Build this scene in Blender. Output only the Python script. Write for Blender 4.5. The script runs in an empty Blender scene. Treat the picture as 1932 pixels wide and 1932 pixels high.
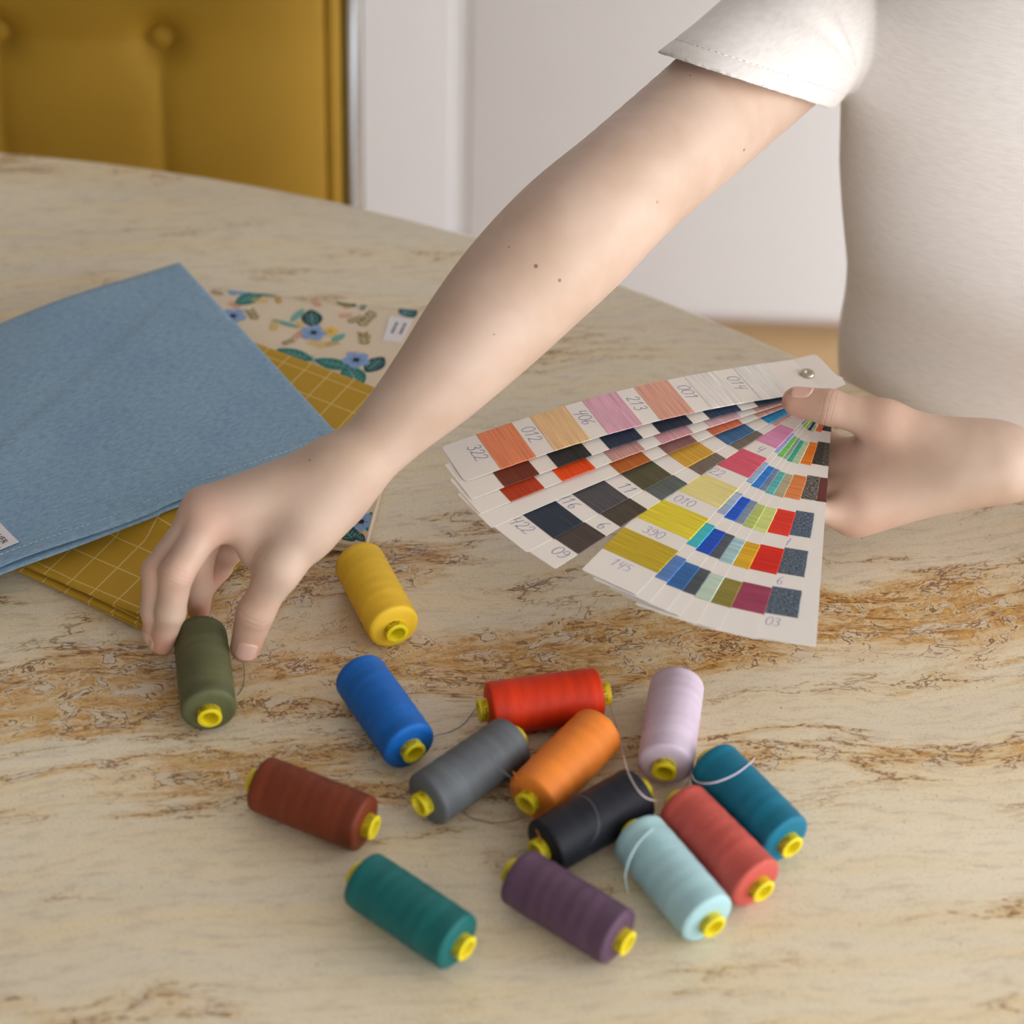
import bpy, bmesh, math, random
import numpy as np
from mathutils import Vector, Matrix

# ------------------------------------------------------------------ camera, light, exposure
SC = bpy.context.scene
COL = SC.collection
F_PX, PITCH, ROLL, CAM_H = 3720.0, math.radians(39.43), math.radians(2.1), 0.9034
FW = np.array([0, math.cos(PITCH), -math.sin(PITCH)])
_r = np.array([1.0, 0, 0]); _u = np.cross(_r, FW)
RT = math.cos(ROLL) * _r + math.sin(ROLL) * _u
UP = -math.sin(ROLL) * _r + math.cos(ROLL) * _u
CAMP = np.array([0, 0, CAM_H])

cam_d = bpy.data.cameras.new('camera')
cam = bpy.data.objects.new('camera', cam_d); COL.objects.link(cam)
cam.matrix_world = Matrix(((RT[0], UP[0], -FW[0], 0), (RT[1], UP[1], -FW[1], 0), (RT[2], UP[2], -FW[2], CAM_H), (0, 0, 0, 1)))
cam_d.sensor_width = 36.0; cam_d.lens = 36.0 * F_PX / 1932.0
cam_d.clip_start = 0.02
cam_d.dof.use_dof = True; cam_d.dof.focus_distance = 1.335
cam_d.dof.aperture_fstop = cam_d.lens / 17.0          # 17 mm opening
SC.camera = cam

W = bpy.data.worlds.new('room_light'); SC.world = W; W.use_nodes = True
bg = W.node_tree.nodes['Background']
bg.inputs[0].default_value = (0.985, 0.99, 1.0, 1); bg.inputs[1].default_value = 3.1

def area(name, loc, target, sx, sy, power, col):
    d = bpy.data.lights.new(name, 'AREA'); d.shape = 'RECTANGLE'; d.size = sx; d.size_y = sy
    d.energy = power; d.color = col
    o = bpy.data.objects.new(name, d); COL.objects.link(o)
    v = Vector(target) - Vector(loc)
    o.matrix_world = Matrix.Translation(loc) @ v.to_track_quat('-Z', 'Y').to_matrix().to_4x4()
    return o
area('window_daylight', (2.8, 0.60, 1.10), (0.1, 0.95, 0.0), 1.9, 1.4, 10, (1.0, 0.99, 0.97))

SC.view_settings.view_transform = 'Standard'; SC.view_settings.look = 'None'
SC.view_settings.gamma = 1.0; SC.view_settings.use_curve_mapping = False
SC.view_settings.exposure = 0.42

# ------------------------------------------------------------------ helpers
def ray(px, py):
    return FW + RT * (px - 966) / F_PX - UP * (py - 966) / F_PX
def atz(px, py, z):
    d = ray(px, py); return CAMP + d * ((z - CAM_H) / d[2])
def atd(px, py, depth):
    return CAMP + ray(px, py) * depth

def lin(c):
    return tuple(((v / 255) / 12.92 if v / 255 <= 0.04045 else ((v / 255 + 0.055) / 1.055) ** 2.4) for v in c)
def rgba(c, k=1.0):
    l = lin(c); return (min(l[0] * k, 1), min(l[1] * k, 1), min(l[2] * k, 1), 1)

class NT:
    def __init__(s, m):
        m.use_nodes = True; s.t = m.node_tree; s.t.nodes.clear()
        s.out = s.n('ShaderNodeOutputMaterial'); s.b = s.n('ShaderNodeBsdfPrincipled')
        s.l(s.b.outputs[0], s.out.inputs[0])
    def n(s, ty, **kw):
        nd = s.t.nodes.new(ty)
        for k, v in kw.items(): setattr(nd, k, v)
        return nd
    def l(s, a, b): s.t.links.new(a, b)
    def set(s, k, v):
        if isinstance(v, bpy.types.NodeSocket): s.l(v, s.b.inputs[k])
        else: s.b.inputs[k].default_value = v
    def inp(s, nd, k, v):
        if v is None: return
        if isinstance(v, bpy.types.NodeSocket): s.l(v, nd.inputs[k])
        else: nd.inputs[k].default_value = v
    def math(s, op, a, b=None, c=None, clamp=False):
        nd = s.n('ShaderNodeMath', operation=op, use_clamp=clamp)
        s.inp(nd, 0, a); s.inp(nd, 1, b); s.inp(nd, 2, c); return nd.outputs[0]
    def mix(s, f, a, b, mode='MIX'):
        nd = s.n('ShaderNodeMix', data_type='RGBA', blend_type=mode)
        s.inp(nd, 0, f); s.inp(nd, 6, a); s.inp(nd, 7, b); return nd.outputs[2]
    def mapr(s, v, a, b, c=0.0, d=1.0, smooth=False):
        nd = s.n('ShaderNodeMapRange', interpolation_type='SMOOTHSTEP' if smooth else 'LINEAR')
        s.inp(nd, 0, v); nd.inputs[1].default_value = a; nd.inputs[2].default_value = b
        nd.inputs[3].default_value = c; nd.inputs[4].default_value = d; return nd.outputs[0]
    def noise(s, vec, scale, detail=3, rough=0.55, dist=0.0):
        nd = s.n('ShaderNodeTexNoise'); s.inp(nd, 'Vector', vec)
        nd.inputs['Scale'].default_value = scale; nd.inputs['Detail'].default_value = detail
        nd.inputs['Roughness'].default_value = rough; nd.inputs['Distortion'].default_value = dist
        return nd.outputs[0]
    def mapping(s, vec, loc=(0, 0, 0), rot=(0, 0, 0), sc=(1, 1, 1)):
        nd = s.n('ShaderNodeMapping'); s.inp(nd, 0, vec)
        nd.inputs[1].default_value = loc; nd.inputs[2].default_value = rot; nd.inputs[3].default_value = sc
        return nd.outputs[0]
    def bump(s, h, strength, dist):
        nd = s.n('ShaderNodeBump'); s.inp(nd, 'Height', h)
        nd.inputs['Strength'].default_value = strength; nd.inputs['Distance'].default_value = dist
        s.l(nd.outputs[0], s.b.inputs['Normal'])
    def obj(s): return s.n('ShaderNodeTexCoord').outputs['Object']
    def uv(s): return s.n('ShaderNodeTexCoord').outputs['UV']
    def sep(s, v):
        nd = s.n('ShaderNodeSeparateXYZ'); s.inp(nd, 0, v); return nd.outputs

def mat(name): return bpy.data.materials.new(name)
def simple(name, col, rough=0.5, metal=0.0, **kw):
    m = mat(name); t = NT(m); t.set('Base Color', col if len(col) == 4 else rgba(col))
    t.set('Roughness', rough); t.set('Metallic', metal)
    for k, v in kw.items(): t.set(k, v)
    return m

def tag(o, label=None, cat=None, group=None, kind=None):
    if label: o['label'] = label
    if cat: o['category'] = cat
    if group: o['group'] = group
    if kind: o['kind'] = kind
    return o
def empty(name, loc=(0, 0, 0), rz=0.0):
    o = bpy.data.objects.new(name, None); COL.objects.link(o)
    o.location = loc; o.rotation_euler = (0, 0, rz); o.empty_display_size = 0.02
    return o
def link(name, me, m=None, parent=None, smooth=True):
    o = bpy.data.objects.new(name, me); COL.objects.link(o)
    if m is not None and len(me.materials) == 0: me.materials.append(m)
    if smooth and len(me.polygons):
        me.polygons.foreach_set('use_smooth', [True] * len(me.polygons))
    if parent is not None: o.parent = parent
    return o
def pyd(name, V, Fc):
    me = bpy.data.meshes.new(name); me.from_pydata([tuple(map(float, v)) for v in V], [], [tuple(f) for f in Fc]); me.update(); return me
def fix_normals(me):
    bm = bmesh.new(); bm.from_mesh(me); bmesh.ops.recalc_face_normals(bm, faces=bm.faces); bm.to_mesh(me); bm.free(); return me
def sharp(o, ang=35):
    o.data.set_sharp_from_angle(angle=math.radians(ang)); return o

def lathe(profile, n=48, close=True):
    """profile of (x along axis, r); solid of revolution about X"""
    V, Fc = [], []
    for x, r in profile:
        for k in range(n):
            a = 2 * math.pi * k / n; V.append((x, r * math.cos(a), r * math.sin(a)))
    m = len(profile)
    for i in range(m - 1 + (1 if close else 0)):
        a, b = i * n, ((i + 1) % m) * n
        for k in range(n):
            k2 = (k + 1) % n; Fc.append((a + k, a + k2, b + k2, b + k))
    return V, Fc
def tube(pts, r, n=8, cap=True):
    pts = [Vector(p) for p in pts]; V, Fc = [], []
    rs = r if isinstance(r, (list, tuple)) else [r] * len(pts)
    nrm = None
    for i, p in enumerate(pts):
        t = (pts[min(i + 1, len(pts) - 1)] - pts[max(i - 1, 0)]).normalized()
        if nrm is None:
            nrm = t.orthogonal().normalized()
        nrm = (nrm - t * nrm.dot(t)).normalized(); b = t.cross(nrm)
        for k in range(n):
            a = 2 * math.pi * k / n; V.append(p + (nrm * math.cos(a) + b * math.sin(a)) * rs[i])
    for i in range(len(pts) - 1):
        for k in range(n):
            k2 = (k + 1) % n; Fc.append((i * n + k, i * n + k2, (i + 1) * n + k2, (i + 1) * n + k))
    if cap:
        Fc.append(tuple(reversed(range(n)))); Fc.append(tuple(range((len(pts) - 1) * n, len(pts) * n)))
    return V, Fc
def catmull(pts, per=8):
    P = [np.array(p, float) for p in pts]; P = [2 * P[0] - P[1]] + P + [2 * P[-1] - P[-2]]; out = []
    for i in range(1, len(P) - 2):
        for k in range(per):
            t = k / per; a, b, c, d = P[i - 1:i + 3]
            out.append(0.5 * ((2 * b) + (c - a) * t + (2 * a - 5 * b + 4 * c - d) * t * t + (3 * b - a - 3 * c + d) * t ** 3))
    out.append(P[-2]); return out
def boxm(name, size, bevel=0.0, seg=2):
    bm = bmesh.new(); bmesh.ops.create_cube(bm, size=1.0)
    bmesh.ops.scale(bm, vec=size, verts=bm.verts)
    if bevel: bmesh.ops.bevel(bm, geom=bm.edges[:], offset=bevel, segments=seg, profile=0.5, affect='EDGES')
    me = bpy.data.meshes.new(name); bm.to_mesh(me); bm.free(); return me
def sstep(a, b, x):
    t = np.clip((x - a) / (b - a), 0, 1); return t * t * (3 - 2 * t)


# ------------------------------------------------------------------ the room
FLOOR_Z = -0.75
m_floor = mat('floor_wood'); t = NT(m_floor)
w = t.n('ShaderNodeTexNoise'); w.inputs['Scale'].default_value = 3.0; w.inputs['Detail'].default_value = 5
t.l(t.mapping(t.obj(), sc=(1, 14, 1)), w.inputs['Vector'])
t.set('Base Color', t.mix(w.outputs[0], rgba((188, 152, 108)), rgba((212, 180, 136)))); t.set('Roughness', 0.45)
o = link('floor', boxm('floor', (7, 6, 0.04)), m_floor, smooth=False); o.location = (0, 1.2, FLOOR_Z - 0.02); tag(o, kind='structure')

m_wall = mat('white_lacquer'); t = NT(m_wall); t.set('Base Color', rgba((228, 230, 236))); t.set('Roughness', 0.4)
t.bump(t.noise(t.obj(), 3, 2), 0.05, 0.01)
m_wallback = simple('white_paint', (215, 210, 210), 0.6)
o = link('wall_back', boxm('wall_back', (7, 0.10, 2.7)), m_wallback, smooth=False); o.location = (0, 2.535, FLOOR_Z + 1.35); tag(o, kind='structure')
wb = o
def panel(x0, x1):
    p = link('wall_panel', boxm('wall_panel', (x1 - x0, 0.024, 2.66), 0.004, 3), m_wall, wb)
    p.location = ((x0 + x1) / 2, 2.462 - 2.535, 0.012); sharp(p, 30)
for x0, x1 in ((-1.30, -0.102), (-0.0805, 1.10), (1.103, 2.3), (-2.5, -1.303)):
    panel(x0, x1)
s = link('trim_strip', boxm('trim_strip', (0.0215, 0.012, 2.66)), m_wall, wb, smooth=False); s.location = (-0.0912, 2.4595 - 2.535, 0.012)

# unseen room shell added to shape the light; open at right and rear right
m_room = simple('room_paint', (128, 124, 120), 0.8); m_ceil = simple('ceiling_paint', (170, 168, 164), 0.8)
for nm, sz, lc in (('wall_left_unseen', (0.10, 5.2, 2.7), (-2.6, 0.0, 0.60)), ('wall_front_unseen', (3.0, 0.10, 2.7), (-1.15, -2.6, 0.60)), ('ceiling_unseen', (6.2, 5.3, 0.06), (0.5, 0.0, 1.98))):
    o = link(nm, boxm(nm, sz), m_ceil if nm == 'ceiling_unseen' else m_room, smooth=False); o.location = lc; tag(o, kind='structure')
m_frame = simple('window_frame_white', (230, 228, 225), 0.5)
for k, (x, y) in enumerate(((3.5, 2.4), (3.5, 1.2), (3.5, 0.0), (3.5, -1.2), (3.5, -2.6), (2.0, -2.6))):
    o = link('trim_%d' % (k + 1), boxm('trim', (0.07, 0.07, 2.7), 0.006), m_frame); o.location = (x, y, 0.60); tag(o, kind='structure')

# ------------------------------------------------------------------ the stone table
TC = (-0.593, 0.288); TR = 1.3146
def stone():
    m = mat('travertine'); t = NT(m)
    pos = t.obj()
    rot = t.mapping(pos, rot=(0, 0, math.radians(-9)))
    # slow warp so that the bands meander
    wn = t.n('ShaderNodeTexNoise'); wn.inputs['Scale'].default_value = 3.2; wn.inputs['Detail'].default_value = 3
    t.l(rot, wn.inputs['Vector'])
    wsub = t.n('ShaderNodeVectorMath', operation='SUBTRACT'); t.l(wn.outputs['Color'], wsub.inputs[0]); wsub.inputs[1].default_value = (.5, .5, .5)
    wsc = t.n('ShaderNodeVectorMath', operation='MULTIPLY'); t.l(wsub.outputs[0], wsc.inputs[0]); wsc.inputs[1].default_value = (0.10, 0.08, 0)
    wad = t.n('ShaderNodeVectorMath', operation='ADD'); t.l(rot, wad.inputs[0]); t.l(wsc.outputs[0], wad.inputs[1])
    P = wad.outputs[0]
    sx = t.sep(P)
    # band strength across the table
    ramp = t.n('ShaderNodeValToRGB'); t.l(t.mapr(sx[1], 0.40, 1.40), ramp.inputs[0])
    E = ramp.color_ramp.elements
    stops = [(0.0, 0.28), (0.20, 0.22), (0.34, 0.06), (0.40, 0.12), (0.435, 0.62), (0.47, 0.66), (0.50, 0.52), (0.52, 0.85), (0.55, 0.88), (0.575, 0.42), (0.60, 0.38), (0.64, 0.62), (0.67, 0.28), (0.72, 0.08), (1.0, 0.06)]
    E[0].position = stops[0][0]; E[0].color = (stops[0][1],) * 3 + (1,)
    E[1].position = stops[-1][0]; E[1].color = (stops[-1][1],) * 3 + (1,)
    for p, v in stops[1:-1]:
        e = E.new(p); e.color = (v, v, v, 1)
    band = ramp.outputs[0]
    patch = t.noise(t.mapping(P, loc=(0.31, 0.17, 0), sc=(0.36, 1, 1)), 11, 4, 0.6)
    streak = t.noise(t.mapping(P, sc=(0.10, 1, 1)), 34, 5, 0.62)
    fine = t.noise(t.mapping(P, sc=(0.22, 1, 1)), 170, 4, 0.68)
    grain = t.noise(t.mapping(pos, sc=(0.6, 1, 1)), 760, 3, 0.65)
    cloud = t.noise(t.mapping(P, sc=(0.4, 1, 1)), 5, 3, 0.5)
    # small warp shared by everything crisp
    vw = t.noise(t.mapping(P, loc=(1.7, 0.4, 0), sc=(0.26, 1, 1)), 17, 6, 0.66, 0.35)      # long meandering veins
    peb_v = t.mapping(P, sc=(0.58, 1, 1))
    n2 = t.noise(peb_v, 82, 3.0, 0.60, 0.7)
    n3 = t.noise(t.mapping(peb_v, loc=(4, 2, 0)), 180, 2.5, 0.6, 0.6)
    def rim(n, lev, w0, w1=0.0):
        return t.mapr(t.math('ABSOLUTE', t.math('SUBTRACT', n, lev)), w1, w0, 1.0, 0.0, smooth=True)
    act = t.math('ADD', band, t.math('MULTIPLY', t.math('SUBTRACT', patch, 0.5), 2.6))
    act = t.math('ADD', act, t.math('MULTIPLY', t.math('SUBTRACT', streak, 0.5), 0.8))
    act = t.math('ADD', act, t.math('MULTIPLY', t.math('SUBTRACT', rim(vw, 0.5, 0.10), 0.35), 0.45))
    M = t.mapr(act, 0.58, 1.06, smooth=True)            # where the ochre veins live
    M2 = t.mapr(act, 0.38, 0.82, smooth=True)
    # base
    base = t.mix(t.mapr(cloud, 0.35, 0.65), rgba((234, 222, 196)), rgba((214, 202, 178)))
    base = t.mix(t.mapr(streak, 0.44, 0.74), base, rgba((230, 209, 166)))
    base = t.mix(t.math('MULTIPLY', t.mapr(fine, 0.50, 0.72), 0.5), base, rgba((176, 160, 142)))
    base = t.mix(t.math('MULTIPLY', t.mapr(fine, 0.46, 0.30), 0.5), base, rgba((226, 212, 188)))
    base = t.mix(t.math('MULTIPLY', t.mapr(grain, 0.56, 0.70), 0.42), base, rgba((112, 98, 84)))
    # yellow wash then ochre halo
    wash = t.mix(t.math('MULTIPLY', M2, 0.36), base, rgba((212, 178, 112)))
    ochre = t.mix(t.mapr(n3, 0.32, 0.66), rgba((164, 104, 26)), rgba((216, 166, 80)))
    halo = t.math('MULTIPLY', M, t.mapr(n2, 0.60, 0.46, 0.0, 1.0, smooth=True))
    halo = t.math('MULTIPLY', halo, t.mapr(fine, 0.34, 0.56, 0.35, 1.0))
    col = t.mix(t.math('MULTIPLY', halo, 0.84), wash, ochre)
    # pale islands
    isl = t.math('MULTIPLY', M2, t.mapr(n2, 0.585, 0.61))
    col = t.mix(t.math('MULTIPLY', isl, 0.8), col, t.mix(fine, rgba((224, 210, 188)), rgba((200, 184, 160))))
    # thin brown rims round the islands, and the long veins
    r1 = t.math('MULTIPLY', rim(n2, 0.587, 0.022, 0.004), M2)
    r2 = t.math('MULTIPLY', t.math('MULTIPLY', rim(n3, 0.60, 0.028, 0.004), M2), 0.55)
    r3 = t.math('MULTIPLY', rim(vw, 0.5, 0.009, 0.001), t.mapr(act, 0.42, 0.70))
    r4 = t.math('MULTIPLY', t.math('MULTIPLY', rim(n2, 0.47, 0.016, 0.003), M), 0.5)
    rr = t.math('MAXIMUM', t.math('MAXIMUM', r1, r3), t.math('MAXIMUM', r2, r4))
    col = t.mix(t.math('MULTIPLY', rr, 0.88), col, rgba((118, 72, 20)))
    # dark specks
    spk = t.n('ShaderNodeTexVoronoi'); spk.inputs['Scale'].default_value = 60; t.l(pos, spk.inputs['Vector'])
    col = t.mix(t.mapr(spk.outputs['Distance'], 0.045, 0.03, 0, 0.7), col, rgba((70, 58, 50)))
    t.set('Base Color', col); t.set('Roughness', t.mapr(fine, 0.3, 0.7, 0.30, 0.46)); t.set('Specular IOR Level', 0.45)
    t.bump(t.math('ADD', n2, t.math('MULTIPLY', grain, 0.3)), 0.12, 0.002)
    return m
m_stone = stone()
table = empty('dining_table', (TC[0], TC[1], FLOOR_Z))
tag(table, 'round beige travertine table with ochre and brown veins', 'table')
prof = [(-0.035, 0.001), (-0.035, TR - 0.012)] + [(-0.0175 - 0.0175 * math.cos(a), TR - 0.012 + 0.012 * math.sin(a)) for a in np.linspace(0.2, math.pi - 0.2, 9)] + [(0, TR - 0.012), (0, 0.001)]
V, Fc = lathe(prof, 160, False)
V = [(y, z, x) for x, y, z in V]
V = [(v[0] + TC[0], v[1] + TC[1], v[2]) for v in V]
me = fix_normals(pyd('table_top', V, Fc)); o = link('table_top', me, m_stone, table); sharp(o, 40); o.location = (-TC[0], -TC[1], -FLOOR_Z)
m_iron = simple('table_base_metal', (70, 66, 60), 0.35, 0.8)
V, Fc = lathe([(0.03, 0.001), (0.03, 0.10), (0.06, 0.085), (0.40, 0.07), (0.70, 0.12), (0.7145, 0.30), (0.7145, 0.001)], 48, False)
link('pedestal', fix_normals(pyd('pedestal', [(y, z, x) for x, y, z in V], Fc)), m_iron, table)
V, Fc = lathe([(0.0, 0.001), (0.0, 0.45), (0.012, 0.46), (0.03, 0.42), (0.03, 0.001)], 64, False)
link('base_plate', fix_normals(pyd('base_plate', [(y, z, x) for x, y, z in V], Fc)), m_iron, table)

# ------------------------------------------------------------------ mustard velvet chair behind the table
def velvet(name, c):
    m = mat(name); t = NT(m)
    n = t.noise(t.obj(), 9, 4)
    t.set('Base Color', t.mix(n, rgba(c, 0.86), rgba(c, 1.12))); t.set('Roughness', 0.75)
    t.set('Sheen Weight', 0.35); t.set('Sheen Roughness', 0.35); t.set('Sheen Tint', rgba((235, 190, 90)))
    t.bump(t.noise(t.obj(), 700, 2), 0.15, 0.001)
    return m
m_velvet = velvet('mustard_velvet', (156, 120, 18))
m_chrome = simple('chrome', (165, 168, 172), 0.22, 1.0)
CH = empty('upholstered_chair', (-0.539, 1.80, FLOOR_Z)); tag(CH, 'mustard velvet chair with buttoned back and chrome frame', 'chair')
BW = 0.33                                              # half width of the back cushion
btn_x = (-0.166, 0.0, 0.166); btn_z = 0.747; btn_z2 = 0.56
def back_y(x, z):                                      # front surface of the cushion, towards -y
    bulge = 0.030 * (1 - np.clip(np.abs(x) / BW, 0, 1) ** 8) 
    topb = np.clip((0.92 - z) / 0.05, 0, 1); bulge = bulge * np.sqrt(np.clip(1 - (1 - topb) ** 2, 0.0, 1))
    c = 0.0
    for bx in btn_x:
        for bz in (btn_z, btn_z2):
            d = np.hypot(x - bx, z - bz); c += 0.020 * math.exp(-(d / 0.020) ** 2) + 0.006 * math.exp(-(d / 0.05) ** 2)
        if z < btn_z: c += 0.007 * math.exp(-abs(x - bx) / 0.012)
    if abs(x) < 0.166: c += 0.005 * math.exp(-abs(z - btn_z) / 0.010)
    else: c += 0.0015 * math.exp(-abs(z - btn_z) / 0.02)
    lean = (z - 0.45) * 0.16
    return -bulge + min(c, 0.027) + lean
nx, nz = 150, 110
xs = np.linspace(-BW, BW, nx); zs = np.linspace(0.42, 0.92, nz); V = []; Fc = []
for z in zs:
    for x in xs: V.append((x, back_y(x, z), z))
off = len(V)
for z in zs:
    for x in xs: V.append((x, 0.030 + (z - 0.45) * 0.16, z))
for j in range(nz - 1):
    for i in range(nx - 1):
        a = j * nx + i; Fc.append((a, a + 1, a + nx + 1, a + nx)); a += off; Fc.append((a + nx, a + nx + 1, a + 1, a))
edge = [i for i in range(nx)] + [j * nx + nx - 1 for j in range(1, nz)] + [(nz - 1) * nx + i for i in range(nx - 2, -1, -1)] + [j * nx for j in range(nz - 2, 0, -1)]
for k in range(len(edge)):
    a, b = edge[k], edge[(k + 1) % len(edge)]; Fc.append((b, a, a + off, b + off))
bo = link('back_cushion', fix_normals(pyd('back_cushion', V, Fc)), m_velvet, CH)
V, Fc = lathe([(-0.006, 0.0005), (-0.0055, 0.006), (-0.003, 0.011), (0.001, 0.0135), (0.006, 0.0135), (0.006, 0.0005)], 28, False)
me_btn = fix_normals(pyd('button', [(y, x, z) for x, y, z in V], Fc))
for bx in btn_x:
    for bz in (btn_z, btn_z2):
        b = link('button', me_btn, m_velvet, bo); b.location = (bx, back_y(bx, bz) - 0.006, bz)
# outer shell of the back
V, Fc = [], []
me = boxm('back_shell', (2 * BW + 0.030, 0.030, 0.50), 0.010, 3)
o = link('back_shell', me, m_velvet, CH); o.location = (0, 0.062, 0.67); o.rotation_euler = (-math.atan(0.16), 0, 0)
for sx in (-1, 1):
    V, Fc = tube([(sx * (BW + 0.006), back_y(0.3, z) * 0 + (z - 0.45) * 0.16 + 0.012, z) for z in np.linspace(0.43, 0.915, 12)], 0.0075, 10)
    link('piping', pyd('piping', V, Fc), m_velvet, CH)
    V, Fc = tube([(sx * (BW + 0.026), (z - 0.45) * 0.16 + 0.035, z) for z in np.linspace(0.30, 0.93, 10)], 0.0115, 16)
    link('back_post', pyd('back_post', V, Fc), m_chrome, CH)
me = boxm('seat', (0.66, 0.54, 0.11), 0.035, 4); o = link('seat', me, m_velvet, CH); o.location = (0, -0.22, 0.405)
for sx in (-1, 1):
    for y0, y1 in ((-0.44, -0.47), (0.02, 0.06)):
        V, Fc = tube([(sx * 0.30, y0, 0.36), (sx * 0.31, (y0 + y1) / 2, 0.18), (sx * 0.32, y1, 0.0)], 0.0115, 14)
        link('leg', pyd('leg', V, Fc), m_chrome, CH)
    V, Fc = tube([(sx * 0.30, -0.44, 0.345), (sx * 0.30, 0.02, 0.345), (sx * (BW + 0.026), 0.012, 0.31)], 0.0105, 12)
    link('seat_rail', pyd('seat_rail', V, Fc), m_chrome, CH)

# ------------------------------------------------------------------ folded fabrics
def v2(a): return np.array(a, float)
def rect_sd(p, o, e1, l1, e2, l2):
    """signed distance (positive inside) to the rectangle o + a*e1 + b*e2"""
    q = p - o; c = e1 @ e2; x, y = q @ e1, q @ e2; a = (x - c * y) / (1 - c * c); b = (y - c * x) / (1 - c * c)
    return np.minimum(np.minimum(a, l1 - a), np.minimum(b, l2 - b))
def unit(a): a = v2(a); return a / np.hypot(*a)

# floral: right edge, runs to the upper left below the others
FL_O = v2((-0.102, 1.045)); FL_V = unit((0.027, 0.297)); FL_U = unit((-0.99, 0.12)); FL_LV, FL_LU = 0.298, 0.27
MU_O = v2((-0.224, 0.950)); MU_V = unit((0.130, 0.282)); MU_U = unit((-0.872, 0.49)); MU_LV, MU_LU = 0.292, 0.20
BL_O = v2((-0.1255, 1.140)); BL_V = unit((-0.156, 0.235)); BL_U = unit((-0.80, -0.560)); BL_LV, BL_LU = 0.282, 0.46
FL_H, MU_H, BL_H = 0.0085, 0.0095, 0.0085
def h_floral(p): return FL_H * sstep(-0.024, -0.003, rect_sd(p, FL_O, FL_U, FL_LU, FL_V, FL_LV))
def h_must(p):
    return h_floral(p) * 1.09 + MU_H * sstep(-0.024, -0.003, rect_sd(p, MU_O, MU_U, MU_LU, MU_V, MU_LV))

def fold_cloth(name, O, U, LU, Vd, LV, base, layers, height, matl, parent, splay=0.004, nv=44, nu=46, seed=1, wave=0.0012, thick=0.0009, curl=0.0):
    """one continuous strip folded zig-zag: folds alternate between u=0 and u=LU; hems lie at v=0 and v=LV"""
    rnd = random.Random(seed)
    dz = height / layers
    path = []                                  # (u, level, layer)
    for k in range(layers):
        us = np.linspace(LU, 0.0, nu) if k % 2 == 0 else np.linspace(0.0, LU, nu)
        for u in us: path.append((u, k + 0.5, k))
        if k < layers - 1:                     # half-round fold
            s = -1 if k % 2 == 0 else 1; u0 = 0.0 if k % 2 == 0 else LU
            for a in np.linspace(0, math.pi, 7)[1:-1]:
                path.append((u0 + s * dz * 0.5 * math.sin(a), k + 1 - 0.5 * math.cos(a), k + (0.5 - 0.5 * math.cos(a))))
    ph = [rnd.uniform(0, 6) for _ in range(layers + 1)]; voff = [rnd.uniform(-1, 1) * splay for _ in range(layers)]
    voff[-1] = 0.0
    vs = np.linspace(0, 1, nv); top = []; uvs = []
    for u, lev, lay in path:
        k = int(lay); fr = lay - k; k2 = min(k + 1, layers - 1)
        vo = voff[k] * (1 - fr) + voff[k2] * fr
        for tv in vs:
            v = tv * LV + vo * (1 - 2 * tv) * (1 if tv < 0.5 else 0.3)
            p = O + U * u + Vd * v
            b = float(base(p))
            w = wave * math.sin(u * 31 + ph[k]) * math.sin(tv * 7 + ph[k] * 2)
            hem = math.exp(-(tv * LV) / 0.014)            # lift and flutter near the front hem
            fl = hem * splay * 0.55 * (0.5 + 0.5 * math.sin(u * 42 + ph[k] * 3)) * (0.25 + k / layers)
            z = b + 0.0008 + lev * dz + w * (k / layers) + fl + curl * (lev / layers) * hem * 0
            top.append((p[0], p[1], z)); uvs.append((u + 0.0, tv * LV))
    n = len(path); Vt = top + [(x, y, z - thick) for x, y, z in top]; m = len(top); Fc = []
    # offset along the local sheet normal is approximated with a vertical shift
    for i in range(n - 1):
        for j in range(nv - 1):
            a = i * nv + j; Fc.append((a, a + 1, a + nv + 1, a + nv)); Fc.append((a + m + nv, a + m + nv + 1, a + m + 1, a + m))
    rimv = [i * nv for i in range(n)] + [(n - 1) * nv + j for j in range(1, nv)] + [i * nv + nv - 1 for i in range(n - 2, -1, -1)] + [j for j in range(nv - 2, 0, -1)]
    for k in range(len(rimv)):
        a, b = rimv[k], rimv[(k + 1) % len(rimv)]; Fc.append((a, b, b + m, a + m))
    me = pyd(name, Vt, Fc)
    uvl = me.uv_layers.new(name='UVMap'); uv2 = uvs + uvs
    li = np.empty(len(me.loops), int); me.loops.foreach_get('vertex_index', li)
    uvl.data.foreach_set('uv', np.array(uv2)[li].ravel())
    fix_normals(me)
    o = link(name, me, matl, parent)
    def topz(p):
        q = p - O; u = q @ U; tv = np.clip((q @ Vd) / LV, 0, 1); k = layers - 1
        b = float(base(p)); w = wave * math.sin(u * 31 + ph[k]) * math.sin(tv * 7 + ph[k] * 2)
        hem = math.exp(-(tv * LV) / 0.014); fl = hem * splay * 0.55 * (0.5 + 0.5 * math.sin(u * 42 + ph[k] * 3)) * (0.25 + k / layers)
        return b + 0.0008 + (k + 0.5) * dz + w * (k / layers) + fl
    return o, topz

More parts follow.
